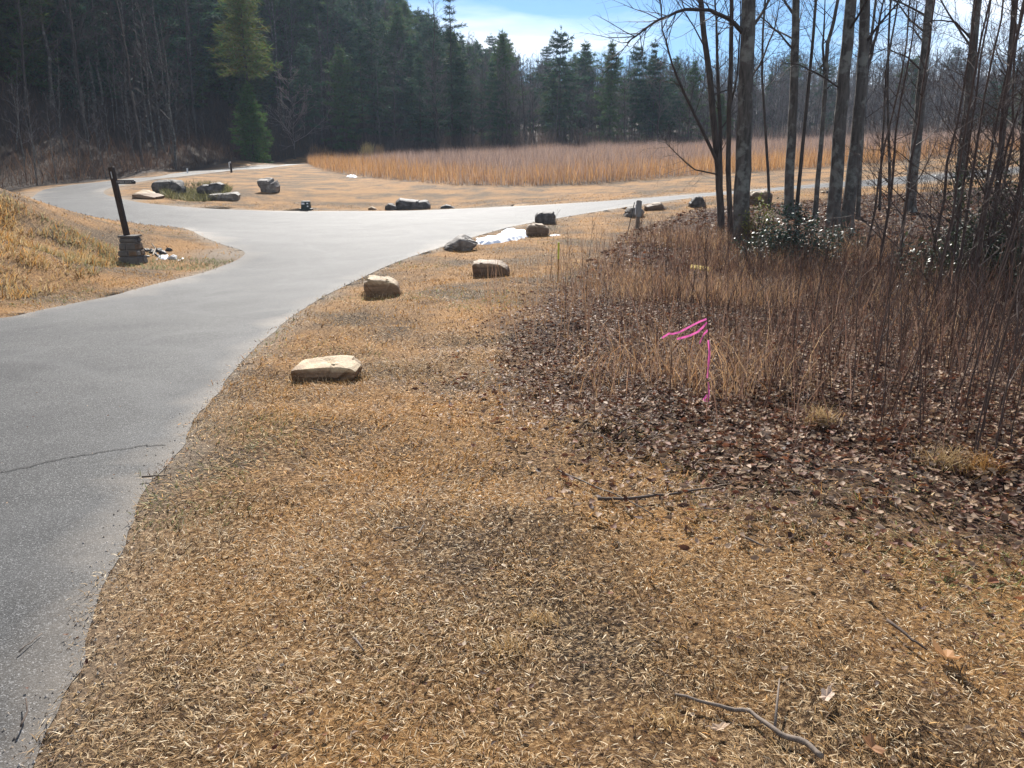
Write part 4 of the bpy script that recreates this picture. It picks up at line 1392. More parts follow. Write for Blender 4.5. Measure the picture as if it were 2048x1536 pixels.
# ------------------------------------------------------------------ scatter helpers (numpy)
NR_ = np.random.default_rng(11)
def blades(P, H, Wd, lean, col, bend=.5, seg=2, az=None, name='grass', mat=None, label='', rng=NR_, parent=None):
    """P Nx3 roots, H length, Wd width, lean angle from vertical, col Nx3"""
    n = len(P)
    az = rng.uniform(0, 2 * np.pi, n) if az is None else az
    fa = rng.uniform(0, 2 * np.pi, n)                     # blade face direction
    sx, sy = np.cos(fa) * Wd / 2, np.sin(fa) * Wd / 2
    V = np.zeros((n, 2 * seg + 1, 3), dtype=np.float32)
    pos = P.copy()
    ang = lean.copy()
    for k in range(seg):
        wk = 1 - .35 * k / seg
        V[:, 2 * k, 0] = pos[:, 0] - sx * wk; V[:, 2 * k, 1] = pos[:, 1] - sy * wk; V[:, 2 * k, 2] = pos[:, 2]
        V[:, 2 * k + 1, 0] = pos[:, 0] + sx * wk; V[:, 2 * k + 1, 1] = pos[:, 1] + sy * wk; V[:, 2 * k + 1, 2] = pos[:, 2]
        st = H / seg
        pos = pos + np.c_[np.sin(ang) * np.cos(az) * st, np.sin(ang) * np.sin(az) * st, np.cos(ang) * st]
        ang = ang + bend * rng.uniform(.3, 1.2, n)
    V[:, 2 * seg] = pos
    ft = []
    for k in range(seg - 1):
        ft += [(2 * k, 2 * k + 1, 2 * k + 3), (2 * k, 2 * k + 3, 2 * k + 2)]
    ft.append((2 * seg - 2, 2 * seg - 1, 2 * seg))
    ft = np.array(ft)
    m = 2 * seg + 1
    T = (np.arange(n)[:, None, None] * m + ft[None]).reshape(-1, 3)
    C = np.repeat(col, m, axis=0)
    me = np_mesh(name, V.reshape(-1, 3), T, mat, C)
    o = link_mesh(name, me, parent)
    if label: tag(o, label, kind='stuff')
    return o
def pick(cols, n, rng=NR_, var=.3):
    cols = np.array(cols)
    c = cols[rng.integers(0, len(cols), n)]
    return c * rng.uniform(1 - var, 1 + var, (n, 1))
def wedge(n, r0, r1, a0=-43, a1=43, rng=NR_, power=1.0):
    r = np.sqrt(rng.uniform(r0 * r0, r1 * r1, n)) if power == 1.0 else r0 + (r1 - r0) * rng.random(n) ** power
    a = np.radians(rng.uniform(a0, a1, n))
    return r * np.sin(a), r * np.cos(a)
def lawn_ok(x, y):
    road = in_poly(x, y, ROAD)
    dr = dist_poly(x, y, ROAD)
    lit = in_poly(x, y, LITTER)
    dl = dist_poly(x, y, LITTER)
    k = ~road | (dr < NR_.uniform(0, .16, len(x)) * vnoise(x, y, 3.1, 57))
    # thinner right at the asphalt and inside the litter
    k &= NR_.random(len(x)) < np.where(road, .45, np.clip(.7 + dr * 1.6, 0, 1))
    k &= NR_.random(len(x)) < np.where(lit, np.clip(.55 - dl * .5, 0.04, 1), 1)
    return k
STRAW = [(.62, .46, .27), (.50, .34, .17), (.68, .53, .34), (.40, .25, .12), (.54, .38, .20), (.16, .095, .045), (.11, .06, .03), (.46, .29, .13)]  # dark browns put the shade among lit blades into the colour
ORNG = [(.62, .33, .10), (.54, .265, .07), (.68, .41, .145), (.46, .215, .055), (.20, .10, .035), (.14, .07, .03), (.58, .33, .115)]  # its dark browns likewise paint shade among the blades
DARK = [(.12, .075, .045), (.18, .11, .06), (.28, .18, .1), (.09, .055, .035)]
GREEN = [(.22, .24, .08), (.33, .32, .14), (.18, .2, .07)]
def lawn_colors(x, y):
    n = len(x)
    a = pick(STRAW, n); b = pick(ORNG, n); d = pick(DARK, n); g = pick(GREEN, n)
    d_ = np.hypot(x, y)
    f = np.clip((vnoise(x, y, .5, 41) - .5) * 1.8 - .3 + np.clip((d_ - 2.5) / 6, 0, 1.2), 0, 1)
    c = np.where((NR_.random(n) < f)[:, None], b, a)
    dk = np.clip((vnoise(x, y, 1.5, 42) * .6 + vnoise(x, y, 4.5, 43) * .4 - .53) * 4.5, 0, .85)
    c = np.where((NR_.random(n) < dk)[:, None], d, c)
    gg = np.clip((vnoise(x, y, .7, 44) - .68) * 2.5, 0, .35)
    c = np.where((NR_.random(n) < gg)[:, None], g, c)
    return c
def lawn(n, r0, r1, L, Wd, seg, label, lean0=.5):
    x, y = wedge(n, r0, r1)
    k = lawn_ok(x, y) & ~in_poly(x, y, BANK)
    dens = (.4 + .9 * vnoise(x, y, 2.2, 51)) * (1 - .65 * np.clip((vnoise(x, y, 1.5, 42) * .6 + vnoise(x, y, 4.5, 43) * .4 - .53) * 5, 0, 1))
    k &= NR_.random(len(x)) < dens
    x, y = x[k], y[k]
    n = len(x)
    tuft = vnoise(x, y, 6, 52)
    # gather roots into small tufts
    x = x + (vnoise(x, y, 14, 53) - .5) * .05; y = y + (vnoise(x, y, 14, 54) - .5) * .05
    z = surf(x, y) - .004
    H = L * NR_.uniform(.45, 1.3, n) * (.7 + .6 * tuft)
    lean = np.clip(NR_.normal(1.1, .38, n), .05, 1.55)
    return blades(np.c_[x, y, z], H, Wd * NR_.uniform(.6, 1.4, n), lean, lawn_colors(x, y), .45, seg, vnoise(x, y, 1.6, 55) * 9 + NR_.normal(0, .9, n), 'dead_grass', M_GRASS, label)
lawn(120000, 1.2, 3.4, .045, .003, 3, 'short matted dead grass on the lawn in front of the brush')
lawn(170000, 3.4, 7.5, .055, .005, 2, 'short matted dead grass around the long sandstone slab')
lawn(150000, 7.5, 17, .06, .009, 2, 'short tawny grass around the roadside boulders')
lawn(120000, 17, 42, .07, .022, 1, 'short tawny grass on the far lawn and island')

# dry clippings lying flat
def clippings(n, r0, r1, L, Wd, label, cols=[(.62, .48, .30), (.52, .38, .22), (.70, .58, .40), (.40, .26, .13), (.26, .16, .08), (.15, .09, .05)]):
    x, y = wedge(n, r0, r1)
    k = lawn_ok(x, y) & (NR_.random(n) < .3 + vnoise(x, y, 1.2, 58)); x, y = x[k], y[k]; n = len(x)
    blades(np.c_[x, y, surf(x, y) + NR_.uniform(.004, .03, n)], L * NR_.uniform(.4, 1.4, n), Wd * NR_.uniform(.6, 1.5, n), NR_.uniform(1.1, 1.75, n), pick(cols, n), .2, 2, None, 'grass_clippings', M_GRASS, label)
clippings(42000, 1.2, 4.2, .026, .0034, 'pale dry clippings lying flat over the lawn before the brush')
clippings(55000, 4.2, 9, .04, .0055, 'dry tawny clippings lying flat over the lawn near the sandstone slab', ORNG + [(.62, .46, .26), (.5, .34, .17), (.2, .12, .06)])

# longer grass the mower leaves round the boulders, and grit along the asphalt
def rock_edges():
    X, Y = [], []
    for o in bpy.data.objects:
        if o.name.startswith('boulder') and o.location.y < 34:
            d = o.dimensions
            n = int(260 * (1 if o.location.y < 16 else .6))
            a = NR_.uniform(0, 6.283, n)
            k = NR_.uniform(.94, 1.25, n)
            X.append(o.location.x + np.cos(a) * d.x * .5 * k); Y.append(o.location.y + np.sin(a) * d.y * .5 * k)
    x, y = np.concatenate(X), np.concatenate(Y)
    k = ~in_poly(x, y, ROAD); x, y = x[k], y[k]; n = len(x)
    blades(np.c_[x, y, surf(x, y) - .005], NR_.uniform(.05, .13, n), NR_.uniform(.004, .009, n), np.abs(NR_.normal(.3, .4, n)), pick(STRAW + DARK, n), .5, 2, None, 'rough_grass', M_GRASS, 'longer unmown straw fringing the feet of the boulders')
    n = 9000
    i = NR_.integers(0, len(ROAD_LINE), n)
    P = ROAD_LINE[i]
    kk = (np.hypot(P[:, 0], P[:, 1]) < 20) & (P[:, 1] > 1)
    P = P[kk]; n = len(P)
    x = P[:, 0] + NR_.normal(0, .09, n); y = P[:, 1] + NR_.normal(0, .09, n)
    sz = NR_.uniform(.002, .008, n)
    base = np.array([(1, 0, 0), (-.5, .87, 0), (-.5, -.87, 0), (0, 0, 1.1)])
    V = base[None] * (sz[:, None, None] * NR_.uniform(.6, 1.4, (n, 4, 3)))
    V[:, :, 0] += x[:, None]; V[:, :, 1] += y[:, None]; V[:, :, 2] += (surf(x, y) + .005)[:, None]
    T = (np.arange(n)[:, None, None] * 4 + np.array([(0, 1, 3), (1, 2, 3), (2, 0, 3)])[None]).reshape(-1, 3)
    o = link_mesh('grit', np_mesh('grit', V.reshape(-1, 3), T, M_GRIT, np.repeat(pick([(.25, .2, .15), (.4, .34, .27), (.12, .1, .085), (.33, .3, .27)], n), 4, 0)))
    tag(o, 'loose grit and crumbs along the asphalt edge', kind='stuff')
M_GRIT = blade_mat('grit', 0.0, .8)
rock_edges()

# rough straw on the bank
def bank_grass():
    x = NR_.uniform(-21, -7, 120000); y = NR_.uniform(10, 21, 120000)
    k = in_poly(x, y, BANK); x, y = x[k], y[k]
    cl = vnoise(x, y, 2.6, 61) * .6 + vnoise(x, y, 5, 62) * .4
    k = NR_.random(len(x)) < np.clip((cl - .25) * 1.9, .12, 1)
    x, y = x[k][:38000], y[k][:38000]; cl = cl[k][:38000]
    n = len(x)
    z = surf(x, y)
    c = np.where((NR_.random(n) < .6)[:, None], pick([(.58, .43, .22), (.47, .32, .14), (.62, .48, .28)], n), pick(ORNG + [(.30, .27, .12)], n))
    low = vnoise(x, y, .6, 64)
    c = np.where(((NR_.random(n) < .3) & (low > .5))[:, None], pick([(.25, .24, .12), (.36, .34, .2)], n), c)
    blades(np.c_[x, y, z - .01], NR_.uniform(.10, .26, n) * (.6 + .8 * cl), NR_.uniform(.008, .018, n), NR_.uniform(.2, 1.2, n), c, .6, 2, NR_.normal(-.9, .7, n), 'bank_grass', M_GRASS, 'coarse straw-coloured tussock grass covering the bank')
bank_grass()
def hollow_grass():
    xs = [p[0] for p in HOLLOW]; ys = [p[1] for p in HOLLOW]
    x = NR_.uniform(min(xs) - 1, max(xs) + 1, 9000); y = NR_.uniform(min(ys) - .5, max(ys) + .5, 9000)
    k = in_poly(x, y, HOLLOW) | (dist_poly(x, y, HOLLOW) < .4); x, y = x[k], y[k]; n = len(x)
    z = hgt(x, y) - np.where(in_poly(x, y, HOLLOW), .3, 0)
    blades(np.c_[x, y, z], NR_.uniform(.25, .6, n), NR_.uniform(.02, .035, n), NR_.uniform(.1, .9, n), pick([(.13, .13, .06), (.2, .19, .08), (.34, .3, .14), (.08, .08, .04)], n), .6, 2, None, 'rank_grass', M_GRASS, 'rank greenish grass filling the hollow between the island boulders')
    x = NR_.uniform(-12, -6, 9000); y = NR_.uniform(12.5, 19, 9000)
    g = ground(300, 528)
    k = (np.hypot((x - g[0]) / 2.2, (y - g[1]) / 1.0) < 1) & ~in_poly(x, y, ROAD); x, y = x[k], y[k]; n = len(x)
    blades(np.c_[x, y, surf(x, y)], NR_.uniform(.05, .12, n), NR_.uniform(.008, .016, n), NR_.uniform(.2, 1.1, n), pick([(.3, .3, .15), (.4, .38, .22), (.2, .22, .1)], n), .5, 2, None, 'green_grass', M_GRASS, 'pale greenish grass round the foot of the stone pier')
hollow_grass()

# ------------------------------------------------------------------ tall grass field
def field_grass():
    n = 250000
    # more roots close to the mown edge, where single stalks show
    x = NR_.uniform(-32, 110, n); y = 46 + (NR_.random(n) ** 1.6) * 68
    k = in_poly(x, y, FIELD); x, y = x[k], y[k]
    d = dist_poly(x, y, FIELD)
    z = hgt(x, y)
    n = len(x)
    mau = np.clip((d - 3) / 7, 0, 1) * .95 + (vnoise(x, y, .12, 71) - .5) * .9
    ismau = NR_.random(n) < np.clip(mau, .04, .96)
    for sel, nm, cols, Hh, lab in ((~ismau, 'tall_grass', [(.46, .245, .095), (.38, .19, .07), (.54, .32, .15), (.33, .165, .07), (.44, .28, .15)], (.7, 1.25), 'tall rust-orange grass standing along the front of the field'),
                               (ismau, 'seed_grass', [(.30, .22, .185), (.24, .17, .145), (.38, .28, .23), (.19, .135, .115), (.34, .24, .185)], (.85, 1.5), 'greyish mauve seeding grass over the back of the field')):
        m = int(sel.sum())
        patch = .5 + .55 * vnoise(x[sel], y[sel], .35, 74) + .5 * vnoise(x[sel], y[sel], 1.3, 75)
        blades(np.c_[x[sel], y[sel], z[sel] - .05], NR_.uniform(*Hh, m) * patch, NR_.uniform(.010, .026, m), np.abs(NR_.normal(0, .22, m)), pick(cols, m, var=.35), .2, 2, None, nm, M_TALL, lab)
field_grass()
def golden():
    for u, top, lab, w in ((735, 282, 'bright golden plume-grass clump at the back of the field', 1.0), (758, 287, 'smaller brown plume-grass clump near the golden one', .7)):
        x = at_y(u, 300, 104)[0]; z = h1(x, 104)
        H = at_y(u, top, 104)[2] - z
        root = empty('grass_clump', (x, 104, z)); tag(root, lab, 'grass clump')
        n = 500
        P = np.c_[NR_.normal(0, .35 * w, n), NR_.normal(0, .3 * w, n), np.zeros(n)]
        o = blades(P, H * NR_.uniform(.6, 1.05, n), np.full(n, .04), np.abs(NR_.normal(0, .14, n)), pick([(.72, .55, .24), (.6, .42, .16), (.8, .64, .34)] if w == 1 else [(.42, .28, .14), (.34, .22, .12)], n), .12, 2, None, 'stalks', M_TALL, '', parent=root)
        o['kind'] = 'stuff'
golden()
print('grass', time.time() - T0)

# ------------------------------------------------------------------ leaf litter
def leaves(x, y, size, cols, label, name='leaf_litter', lift=.02, tiltmax=.9, z=None):
    n = len(x)
    z = (surf(x, y) if z is None else z) + NR_.uniform(0, lift, n)
    # six-point curled leaf
    base = np.array([(-.5, 0, 0), (-.15, .26, .07), (.25, .22, .05), (.52, 0, .02), (.22, -.24, .07), (-.18, -.25, .04), (0, 0, -.04)], dtype=float)
    F = np.array([(0, 6, 1), (1, 6, 2), (2, 6, 3), (3, 6, 4), (4, 6, 5), (5, 6, 0)])
    V = np.repeat(base[None], n, 0)
    V = V * (1 + NR_.uniform(-.3, .3, V.shape))
    curl = NR_.uniform(-.5, 1.6, n)[:, None]
    V[:, :, 2] += curl * (V[:, :, 0] ** 2) * 1.0 + NR_.uniform(-.4, 1.2, n)[:, None] * (V[:, :, 1] ** 2) * 2
    V *= size[:, None, None]
    rx = NR_.uniform(-tiltmax, tiltmax, n); rz = NR_.uniform(0, 6.28, n)
    c, s = np.cos(rx)[:, None], np.sin(rx)[:, None]
    Y1 = V[:, :, 1] * c - V[:, :, 2] * s; Z1 = V[:, :, 1] * s + V[:, :, 2] * c
    c, s = np.cos(rz)[:, None], np.sin(rz)[:, None]
    X2 = V[:, :, 0] * c - Y1 * s; Y2 = V[:, :, 0] * s + Y1 * c
    Q = np.stack([X2 + x[:, None], Y2 + y[:, None], Z1 + z[:, None] + .012], -1)
    T = (np.arange(n)[:, None, None] * 7 + F[None]).reshape(-1, 3)
    C = np.repeat(pick(cols, n, var=.3), 7, axis=0)
    me = np_mesh(name, Q.reshape(-1, 3), T, M_LEAF, C)
    o = link_mesh(name, me)
    tag(o, label, kind='stuff')
    return o
LEAFC = [(.40, .28, .19), (.44, .31, .2), (.33, .2, .12), (.15, .055, .03), (.20, .08, .04), (.10, .045, .03), (.22, .14, .085), (.16, .08, .045), (.32, .22, .14), (.10, .042, .026), (.14, .062, .036), (.27, .175, .11), (.18, .10, .06), (.06, .032, .022)]
def litter():
    x, y = wedge(190000, 3.0, 14, -10, 44, power=1.2)
    lit = in_poly(x, y, LITTER); dl = dist_poly(x, y, LITTER)
    k = NR_.random(len(x)) < np.where(lit, np.clip(.35 + dl * .6, 0, 1) * np.clip(.2 + 1.3 * vnoise(x, y, 1.1, 86), 0, 1), np.clip(.13 - dl * .13, 0, 1))
    x, y = x[k][:52000], y[k][:52000]
    leaves(x, y, NR_.uniform(.018, .062, len(x)), LEAFC, 'brown curled dead leaves carpeting the ground under the brush', lift=.05)
    x, y = wedge(30000, 14, 36, 5, 44)
    lit = in_poly(x, y, LITTER)
    x, y = x[lit][:15000], y[lit][:15000]
    leaves(x, y, NR_.uniform(.07, .16, len(x)), LEAFC, 'brown dead leaves carpeting the ground among the bare trees', lift=.05)
    # fallen twigs through the litter
    x, y = wedge(9000, 3.4, 20, -4, 44, power=1.2)
    k = in_poly(x, y, LITTER) | (dist_poly(x, y, LITTER) < .25); x, y = x[k][:4200], y[k][:4200]; n = len(x)
    blades(np.c_[x, y, surf(x, y) + NR_.uniform(.01, .07, n)], NR_.uniform(.06, .24, n), NR_.uniform(.003, .006, n) * (1 + np.hypot(x, y) / 25), NR_.uniform(1.15, 1.7, n), pick([(.34, .26, .19), (.22, .15, .11), (.12, .08, .06), (.08, .05, .04)], n), .12, 3, None, 'twig_litter', M_TALL, 'pale and dark fallen twigs strewn through the leaf litter')
    # scattered bits on the lawn
    x, y = wedge(9000, 1.3, 9)
    k = ~in_poly(x, y, ROAD) & (NR_.random(len(x)) < .25 + .75 * (vnoise(x, y, .9, 81) > .55)); x, y = x[k], y[k]
    leaves(x, y, NR_.uniform(.008, .03, len(x)), LEAFC + [(.5, .38, .26), (.6, .5, .38)], 'small leaf fragments strewn over the lawn', 'leaf_fragments', .012, .6)
    x, y = wedge(260, 1.6, 8)
    k = in_poly(x, y, ROAD); x, y = x[k], y[k]
    if len(x): leaves(x, y, NR_.uniform(.006, .02, len(x)), LEAFC, 'tiny debris on the asphalt', 'road_debris', .002, .3, hgt(x, y) + .006)
litter()
# single large leaves on the lawn
big_leaf_px = [(1890, 1338, .10, (.42, .22, .09)), (1765, 885, .07, (.40, .15, .05)), (1440, 1455, .05, (.52, .38, .26)), (1650, 1420, .06, (.55, .42, .32)), (1740, 1520, .07, (.30, .15, .07)), (1230, 1065, .045, (.4, .26, .13)), (1020, 1050, .045, (.5, .36, .2)), (610, 905, .05, (.12, .07, .04))]
for i, (u, v, s_, c) in enumerate(big_leaf_px):
    g = on_surf(u, v); rg = random.Random(i)
    mb = MB()
    N = 18
    out = []
    for k in range(N):
        a = 2 * math.pi * k / N
        rr_ = (.5 + .13 * math.cos(a * 5 + i)) * s_
        x_, y_ = rr_ * math.cos(a) * 1.15, rr_ * math.sin(a) * .62
        out.append(Vector((x_, y_, .9 * (x_ * x_) / s_ * rg.uniform(.2, 1.1) + 1.6 * y_ * y_ / s_)))
    mb.add([Vector((0, 0, 0))] + out, [(0, 1 + k, 1 + (k + 1) % N) for k in range(N)], c)
    mb.tube([Vector((-.5 * s_, 0, .01)), Vector((-.75 * s_, .02 * s_, .02)), Vector((-.95 * s_, .1 * s_, .015))], .0018, 3, False, c)
    o = mb.build('oak_leaf', M_LEAF, None, (g[0], g[1], g[2] + .03))
    o.rotation_euler = (rg.uniform(-.3, .3), rg.uniform(-.25, .25), rg.uniform(0, 6))
    lab = ['large orange-brown curled oak leaf lying near the fallen grey branch', 'bright rust leaf among the litter below the saplings', 'pale buff leaf on the lawn beside the fallen branch', 'pinkish buff leaf close to the fallen branch', 'dark brown leaf beyond the thick end of the fallen branch', 'small tan leaf beside the crossed sticks', 'small straw-coloured leaf on the open lawn', 'tiny dark leaf on the lawn near the sandstone slab'][i]
    tag(o, lab, 'leaf')

# ------------------------------------------------------------------ sticks
M_STICK = flat_mat('grey_stick', (.16, .125, .098), .8, .35, 30, .4, .004)
M_STICKD = flat_mat('dark_stick', (.085, .06, .045), .8, .35, 30, .4, .004)
def stick(px, r, mat, label, twigs=(), lift=.03, name='stick'):
    mb = MB(); rg = random.Random(int(px[0][0]))
    pts = []
    for i in range(len(px) - 1):
        for k in range(4):
            t = k / 4
            g = on_surf(px[i][0] * (1 - t) + px[i + 1][0] * t, px[i][1] * (1 - t) + px[i + 1][1] * t); g.z += lift + rg.uniform(0, .008)
            pts.append(g)
    g = on_surf(*px[-1]); g.z += lift; pts.append(g)
    mb.tube(pts, [r * (1 - .55 * i / len(pts)) * rg.uniform(.85, 1.1) for i in range(len(pts))], 6)
    for tw in twigs:
        q = [on_surf(u, v) + Vector((0, 0, lift + h)) for u, v, h in tw]
        mb.tube(q, [r * .5, r * .4, r * .25][:len(q)], 5)
    tag(mb.build(name, mat, None, None, True), label, 'stick')
stick([(1195, 1024), (1260, 1018), (1330, 1008), (1430, 990)], .010, M_STICKD, 'straight dark stick lying across a thinner one on the lawn')
stick([(1115, 955), (1160, 975), (1220, 1005), (1305, 1050)], .006, M_STICK, 'long thin twig lying under the straight dark stick')
stick([(1640, 1536), (1610, 1505), (1560, 1480), (1500, 1425), (1440, 1408), (1350, 1385)], .0105, M_STICK, 'crooked grey fallen branch with a side twig on the lawn', [((1548, 1468, 0), (1552, 1425, .02), (1556, 1385, .03))], .03, 'fallen_branch')
stick([(1480, 1098), (1525, 1115)], .006, M_STICK, 'short pale stick on the lawn below the crossed sticks')
stick([(1405, 1040), (1445, 1042)], .005, M_STICK, 'short straw-grey stick right of none, lying near the crossed sticks'.replace('right of none, ', ''))
stick([(708, 1292), (728, 1318)], .006, M_STICK, 'short pale wood chip stick on the dry lawn')
stick([(788, 1083), (818, 1077)], .005, M_STICK, 'small bleached twig on the open lawn near a forked pair')
stick([(838, 1090), (850, 1072)], .005, M_STICK, 'small upright-lying twig paired with a bleached one')
stick([(40, 1312), (85, 1273)], .003, M_STICK, 'thin straw lying on the near asphalt', (), .014)
stick([(45, 1470), (58, 1440), (55, 1412)], .004, M_STICKD, 'curved dark twig at the asphalt edge')
stick([(285, 965), (335, 960)], .006, M_STICKD, 'dark twig on the road edge near the crack')
stick([(1225, 897), (1300, 870), (1365, 862)], .006, M_STICKD, 'dark curved twig at the front of the leaf litter')
stick([(1650, 970), (1720, 978), (1780, 1010), (1790, 1040)], .006, M_STICK, 'hooked pale twig over the leaf litter')
stick([(620, 868), (655, 874)], .005, M_STICKD, 'short dark twig on the lawn below the sandstone slab')
stick([(1770, 1270), (1820, 1310), (1850, 1325)], .007, M_STICKD, 'dark stick end close to the large oak leaf')

# ------------------------------------------------------------------ brush: stems, wispy grass
def brush():
    # fine dead stems
    x, y = wedge(14000, 4.6, 24, 1, 43, power=1.0)
    lit = in_poly(x, y, LITTER); dl = dist_poly(x, y, LITTER)
    k = lit & (NR_.random(len(x)) < np.clip(dl * .5, .05, 1)) & (NR_.random(len(x)) < .25 + vnoise(x, y, .5, 91))
    x, y = x[k][:5200], y[k][:5200]
    n = len(x); z = surf(x, y)
    H = NR_.uniform(.3, 1.0, n) * (.6 + .7 * vnoise(x, y, .4, 92))
    blades(np.c_[x, y, z - .02], H, NR_.uniform(.004, .008, n) * (1 + np.hypot(x, y) / 22), np.abs(NR_.normal(0, .22, n)), pick([(.10, .055, .04), (.15, .085, .06), (.075, .042, .032), (.22, .14, .1)], n), .12, 3, None, 'weed_stems', M_TALL, 'thin brown dead weed stems standing through the brush')
    # crowded upright shoots, taller towards the trees
    x, y = wedge(26000, 5.0, 20, 8, 44)
    lit = in_poly(x, y, LITTER); dl = dist_poly(x, y, LITTER)
    az_ = np.degrees(np.arctan2(x, y))
    k = lit & (NR_.random(len(x)) < np.clip((dl - .55) * .9, 0, 1) * np.clip(.25 + (az_ - 8) / 26, .2, 1)) & (NR_.random(len(x)) < .2 + .9 * vnoise(x, y, .7, 97))
    x, y = x[k][:2100], y[k][:2100]; n = len(x)
    H = NR_.uniform(.5, 1.2, n) * (.65 + .6 * vnoise(x, y, .35, 98))
    blades(np.c_[x, y, surf(x, y) - .02], H, NR_.uniform(.004, .0075, n) * (1 + np.hypot(x, y) / 30), np.abs(NR_.normal(.05, .2, n)), pick([(.085, .045, .033), (.10, .052, .038), (.05, .03, .024), (.14, .085, .06)], n), .06, 4, None, 'brush_shoots', M_SHOOT, 'crowded upright reddish-brown shoots filling the thicket')
    # side twigs on the shoots
    j = NR_.integers(0, n, 8000)
    t = NR_.uniform(.4, .95, len(j))
    blades(np.c_[x[j], y[j], surf(x[j], y[j]) + H[j] * t * .97], NR_.uniform(.08, .28, len(j)), np.full(len(j), .004), NR_.uniform(.4, .9, len(j)), pick([(.09, .05, .038), (.065, .038, .03), (.17, .11, .08)], len(j)), -.15, 2, None, 'brush_twigs', M_SHOOT, 'fine side twigs branching through the thicket')
    # wispy tangled grass
    x, y = wedge(90000, 6, 22, 2, 40)
    lit = in_poly(x, y, LITTER); dl = dist_poly(x, y, LITTER)
    dens = np.clip((vnoise(x, y, .45, 95) * .7 + vnoise(x, y, 1.4, 96) * .3 - .38) * 3.2, 0, 1)
    core = np.clip(1.15 - np.abs(np.degrees(np.arctan2(x, y)) - 17) / 14, 0, 1)
    k = lit & (NR_.random(len(x)) < dens * core * np.clip(dl * .7, 0, 1))
    x, y = x[k][:24000], y[k][:24000]
    n = len(x); z = surf(x, y)
    blades(np.c_[x, y, z - .02], NR_.uniform(.25, .75, n), NR_.uniform(.003, .007, n), np.abs(NR_.normal(.15, .4, n)), pick([(.40, .24, .12), (.32, .17, .08), (.26, .17, .12), (.48, .32, .18), (.20, .13, .10)], n), .45, 3, None, 'brush_grass', M_TALL, 'wispy rust-brown dead grass tangled through the brush')
    # thin weeds at the lawn edge
    x, y = wedge(4000, 8, 20, -2, 22)
    lit = in_poly(x, y, LITTER); dl = dist_poly(x, y, LITTER)
    k = (dl < .9) & ~in_poly(x, y, ROAD); x, y = x[k][:420], y[k][:420]; n = len(x)
    blades(np.c_[x, y, surf(x, y)], NR_.uniform(.25, .8, n), np.full(n, .006), np.abs(NR_.normal(0, .18, n)), pick([(.3, .18, .1), (.2, .12, .08)], n), .1, 3, None, 'edge_weeds', M_TALL, 'sparse dry weeds at the edge of the brush')
brush()
# tufts at the front of the brush
for i, (u, v, w, lab) in enumerate(((1880, 935, .16, 'yellow straw tuft at the foot of the saplings'), (1955, 940, .13, 'orange straw tuft beside the yellow one'), (1640, 1000 - 130, .10, 'small straw tuft at the front of the brush'), (1010, 1290, .10, 'shaggy straw tuft on the open lawn'), (1075, 1230, .08, 'low straw tuft on the open lawn near a shaggy one'), (1330, 1430, .10, 'straw tuft near the fallen branch'))):
    g = on_surf(u, v)
    root = empty('grass_tuft', tuple(g)); tag(root, lab, 'grass tuft')
    n = 220 if i < 3 else 110
    P = np.c_[NR_.normal(0, w * .5, n), NR_.normal(0, w * .35, n), np.zeros(n)]
    o = blades(P, NR_.uniform(.08, .22, n) * (1 if i < 3 else .38), np.full(n, .0035), np.abs(NR_.normal(.3, .4, n)), pick(ORNG if i in (1,) else [(.55, .37, .17), (.46, .29, .12), (.60, .43, .23)], n), .6, 3, None, 'stalks', M_GRASS, '', parent=root)
    o['kind'] = 'stuff'

# ------------------------------------------------------------------ saplings in the brush
def sapling_mesh(seed, H, r, nb=7, fork=False):
    rng = random.Random(seed)
    mb = MB(); tw = MB()
    n = 6
    p = Vector((0, 0, -.05)); d = Vector((rng.uniform(-.06, .06), rng.uniform(-.06, .06), 1)).normalized()
    pts, rad = [p.copy()], [r]
    for i in range(n):
        d = (d + rvec(rng) * .07 + Vector((0, 0, .03))).normalized()
        p = p + d * H / n
        pts.append(p.copy()); rad.append(max(r * (1 - .8 * (i + 1) / n), .0018))
    mb.tube(pts, rad, 5, False)
    for k in range(nb):
        t = .3 + .65 * (k + rng.random()) / nb
        f = t * n; i = min(int(f), n - 1)
        q = pts[i].lerp(pts[i + 1], f - i)
        a = rng.uniform(0, 6.283); el = rng.uniform(.5, 1.1)
        dd = Vector((math.cos(a) * math.cos(el), math.sin(a) * math.cos(el), math.sin(el)))
        L = H * rng.uniform(.12, .35) * (1.2 - t)
        qq = [q]
        for j in range(3):
            dd = (dd + rvec(rng) * .15 + Vector((0, 0, .1))).normalized()
            qq.append(qq[-1] + dd * L / 3)
        tw.tube(qq, [max(rad[i] * .45, .0022), max(rad[i] * .35, .002), .0018, .0012], 3, False)
        for m in range(2):
            q2 = qq[1 + m]; d2 = (dd + rvec(rng) * .7).normalized()
            tw.tube([q2, q2 + d2 * L * .3, q2 + d2 * L * .5 + Vector((0, 0, .02))], [.0018, .0015, .001], 3, False)
    return [('stem', mb.mesh('stem', M_STEM, True)), ('crown', tw.mesh('crown', M_STEM))]
SAP = [sapling_mesh(400 + i, [1.0, 1.3, 1.5, 1.8, 1.2, 2.2][i], [.004, .005, .0055, .0065, .0045, .008][i], 6 + i % 3) for i in range(6)]
rs = random.Random(31)
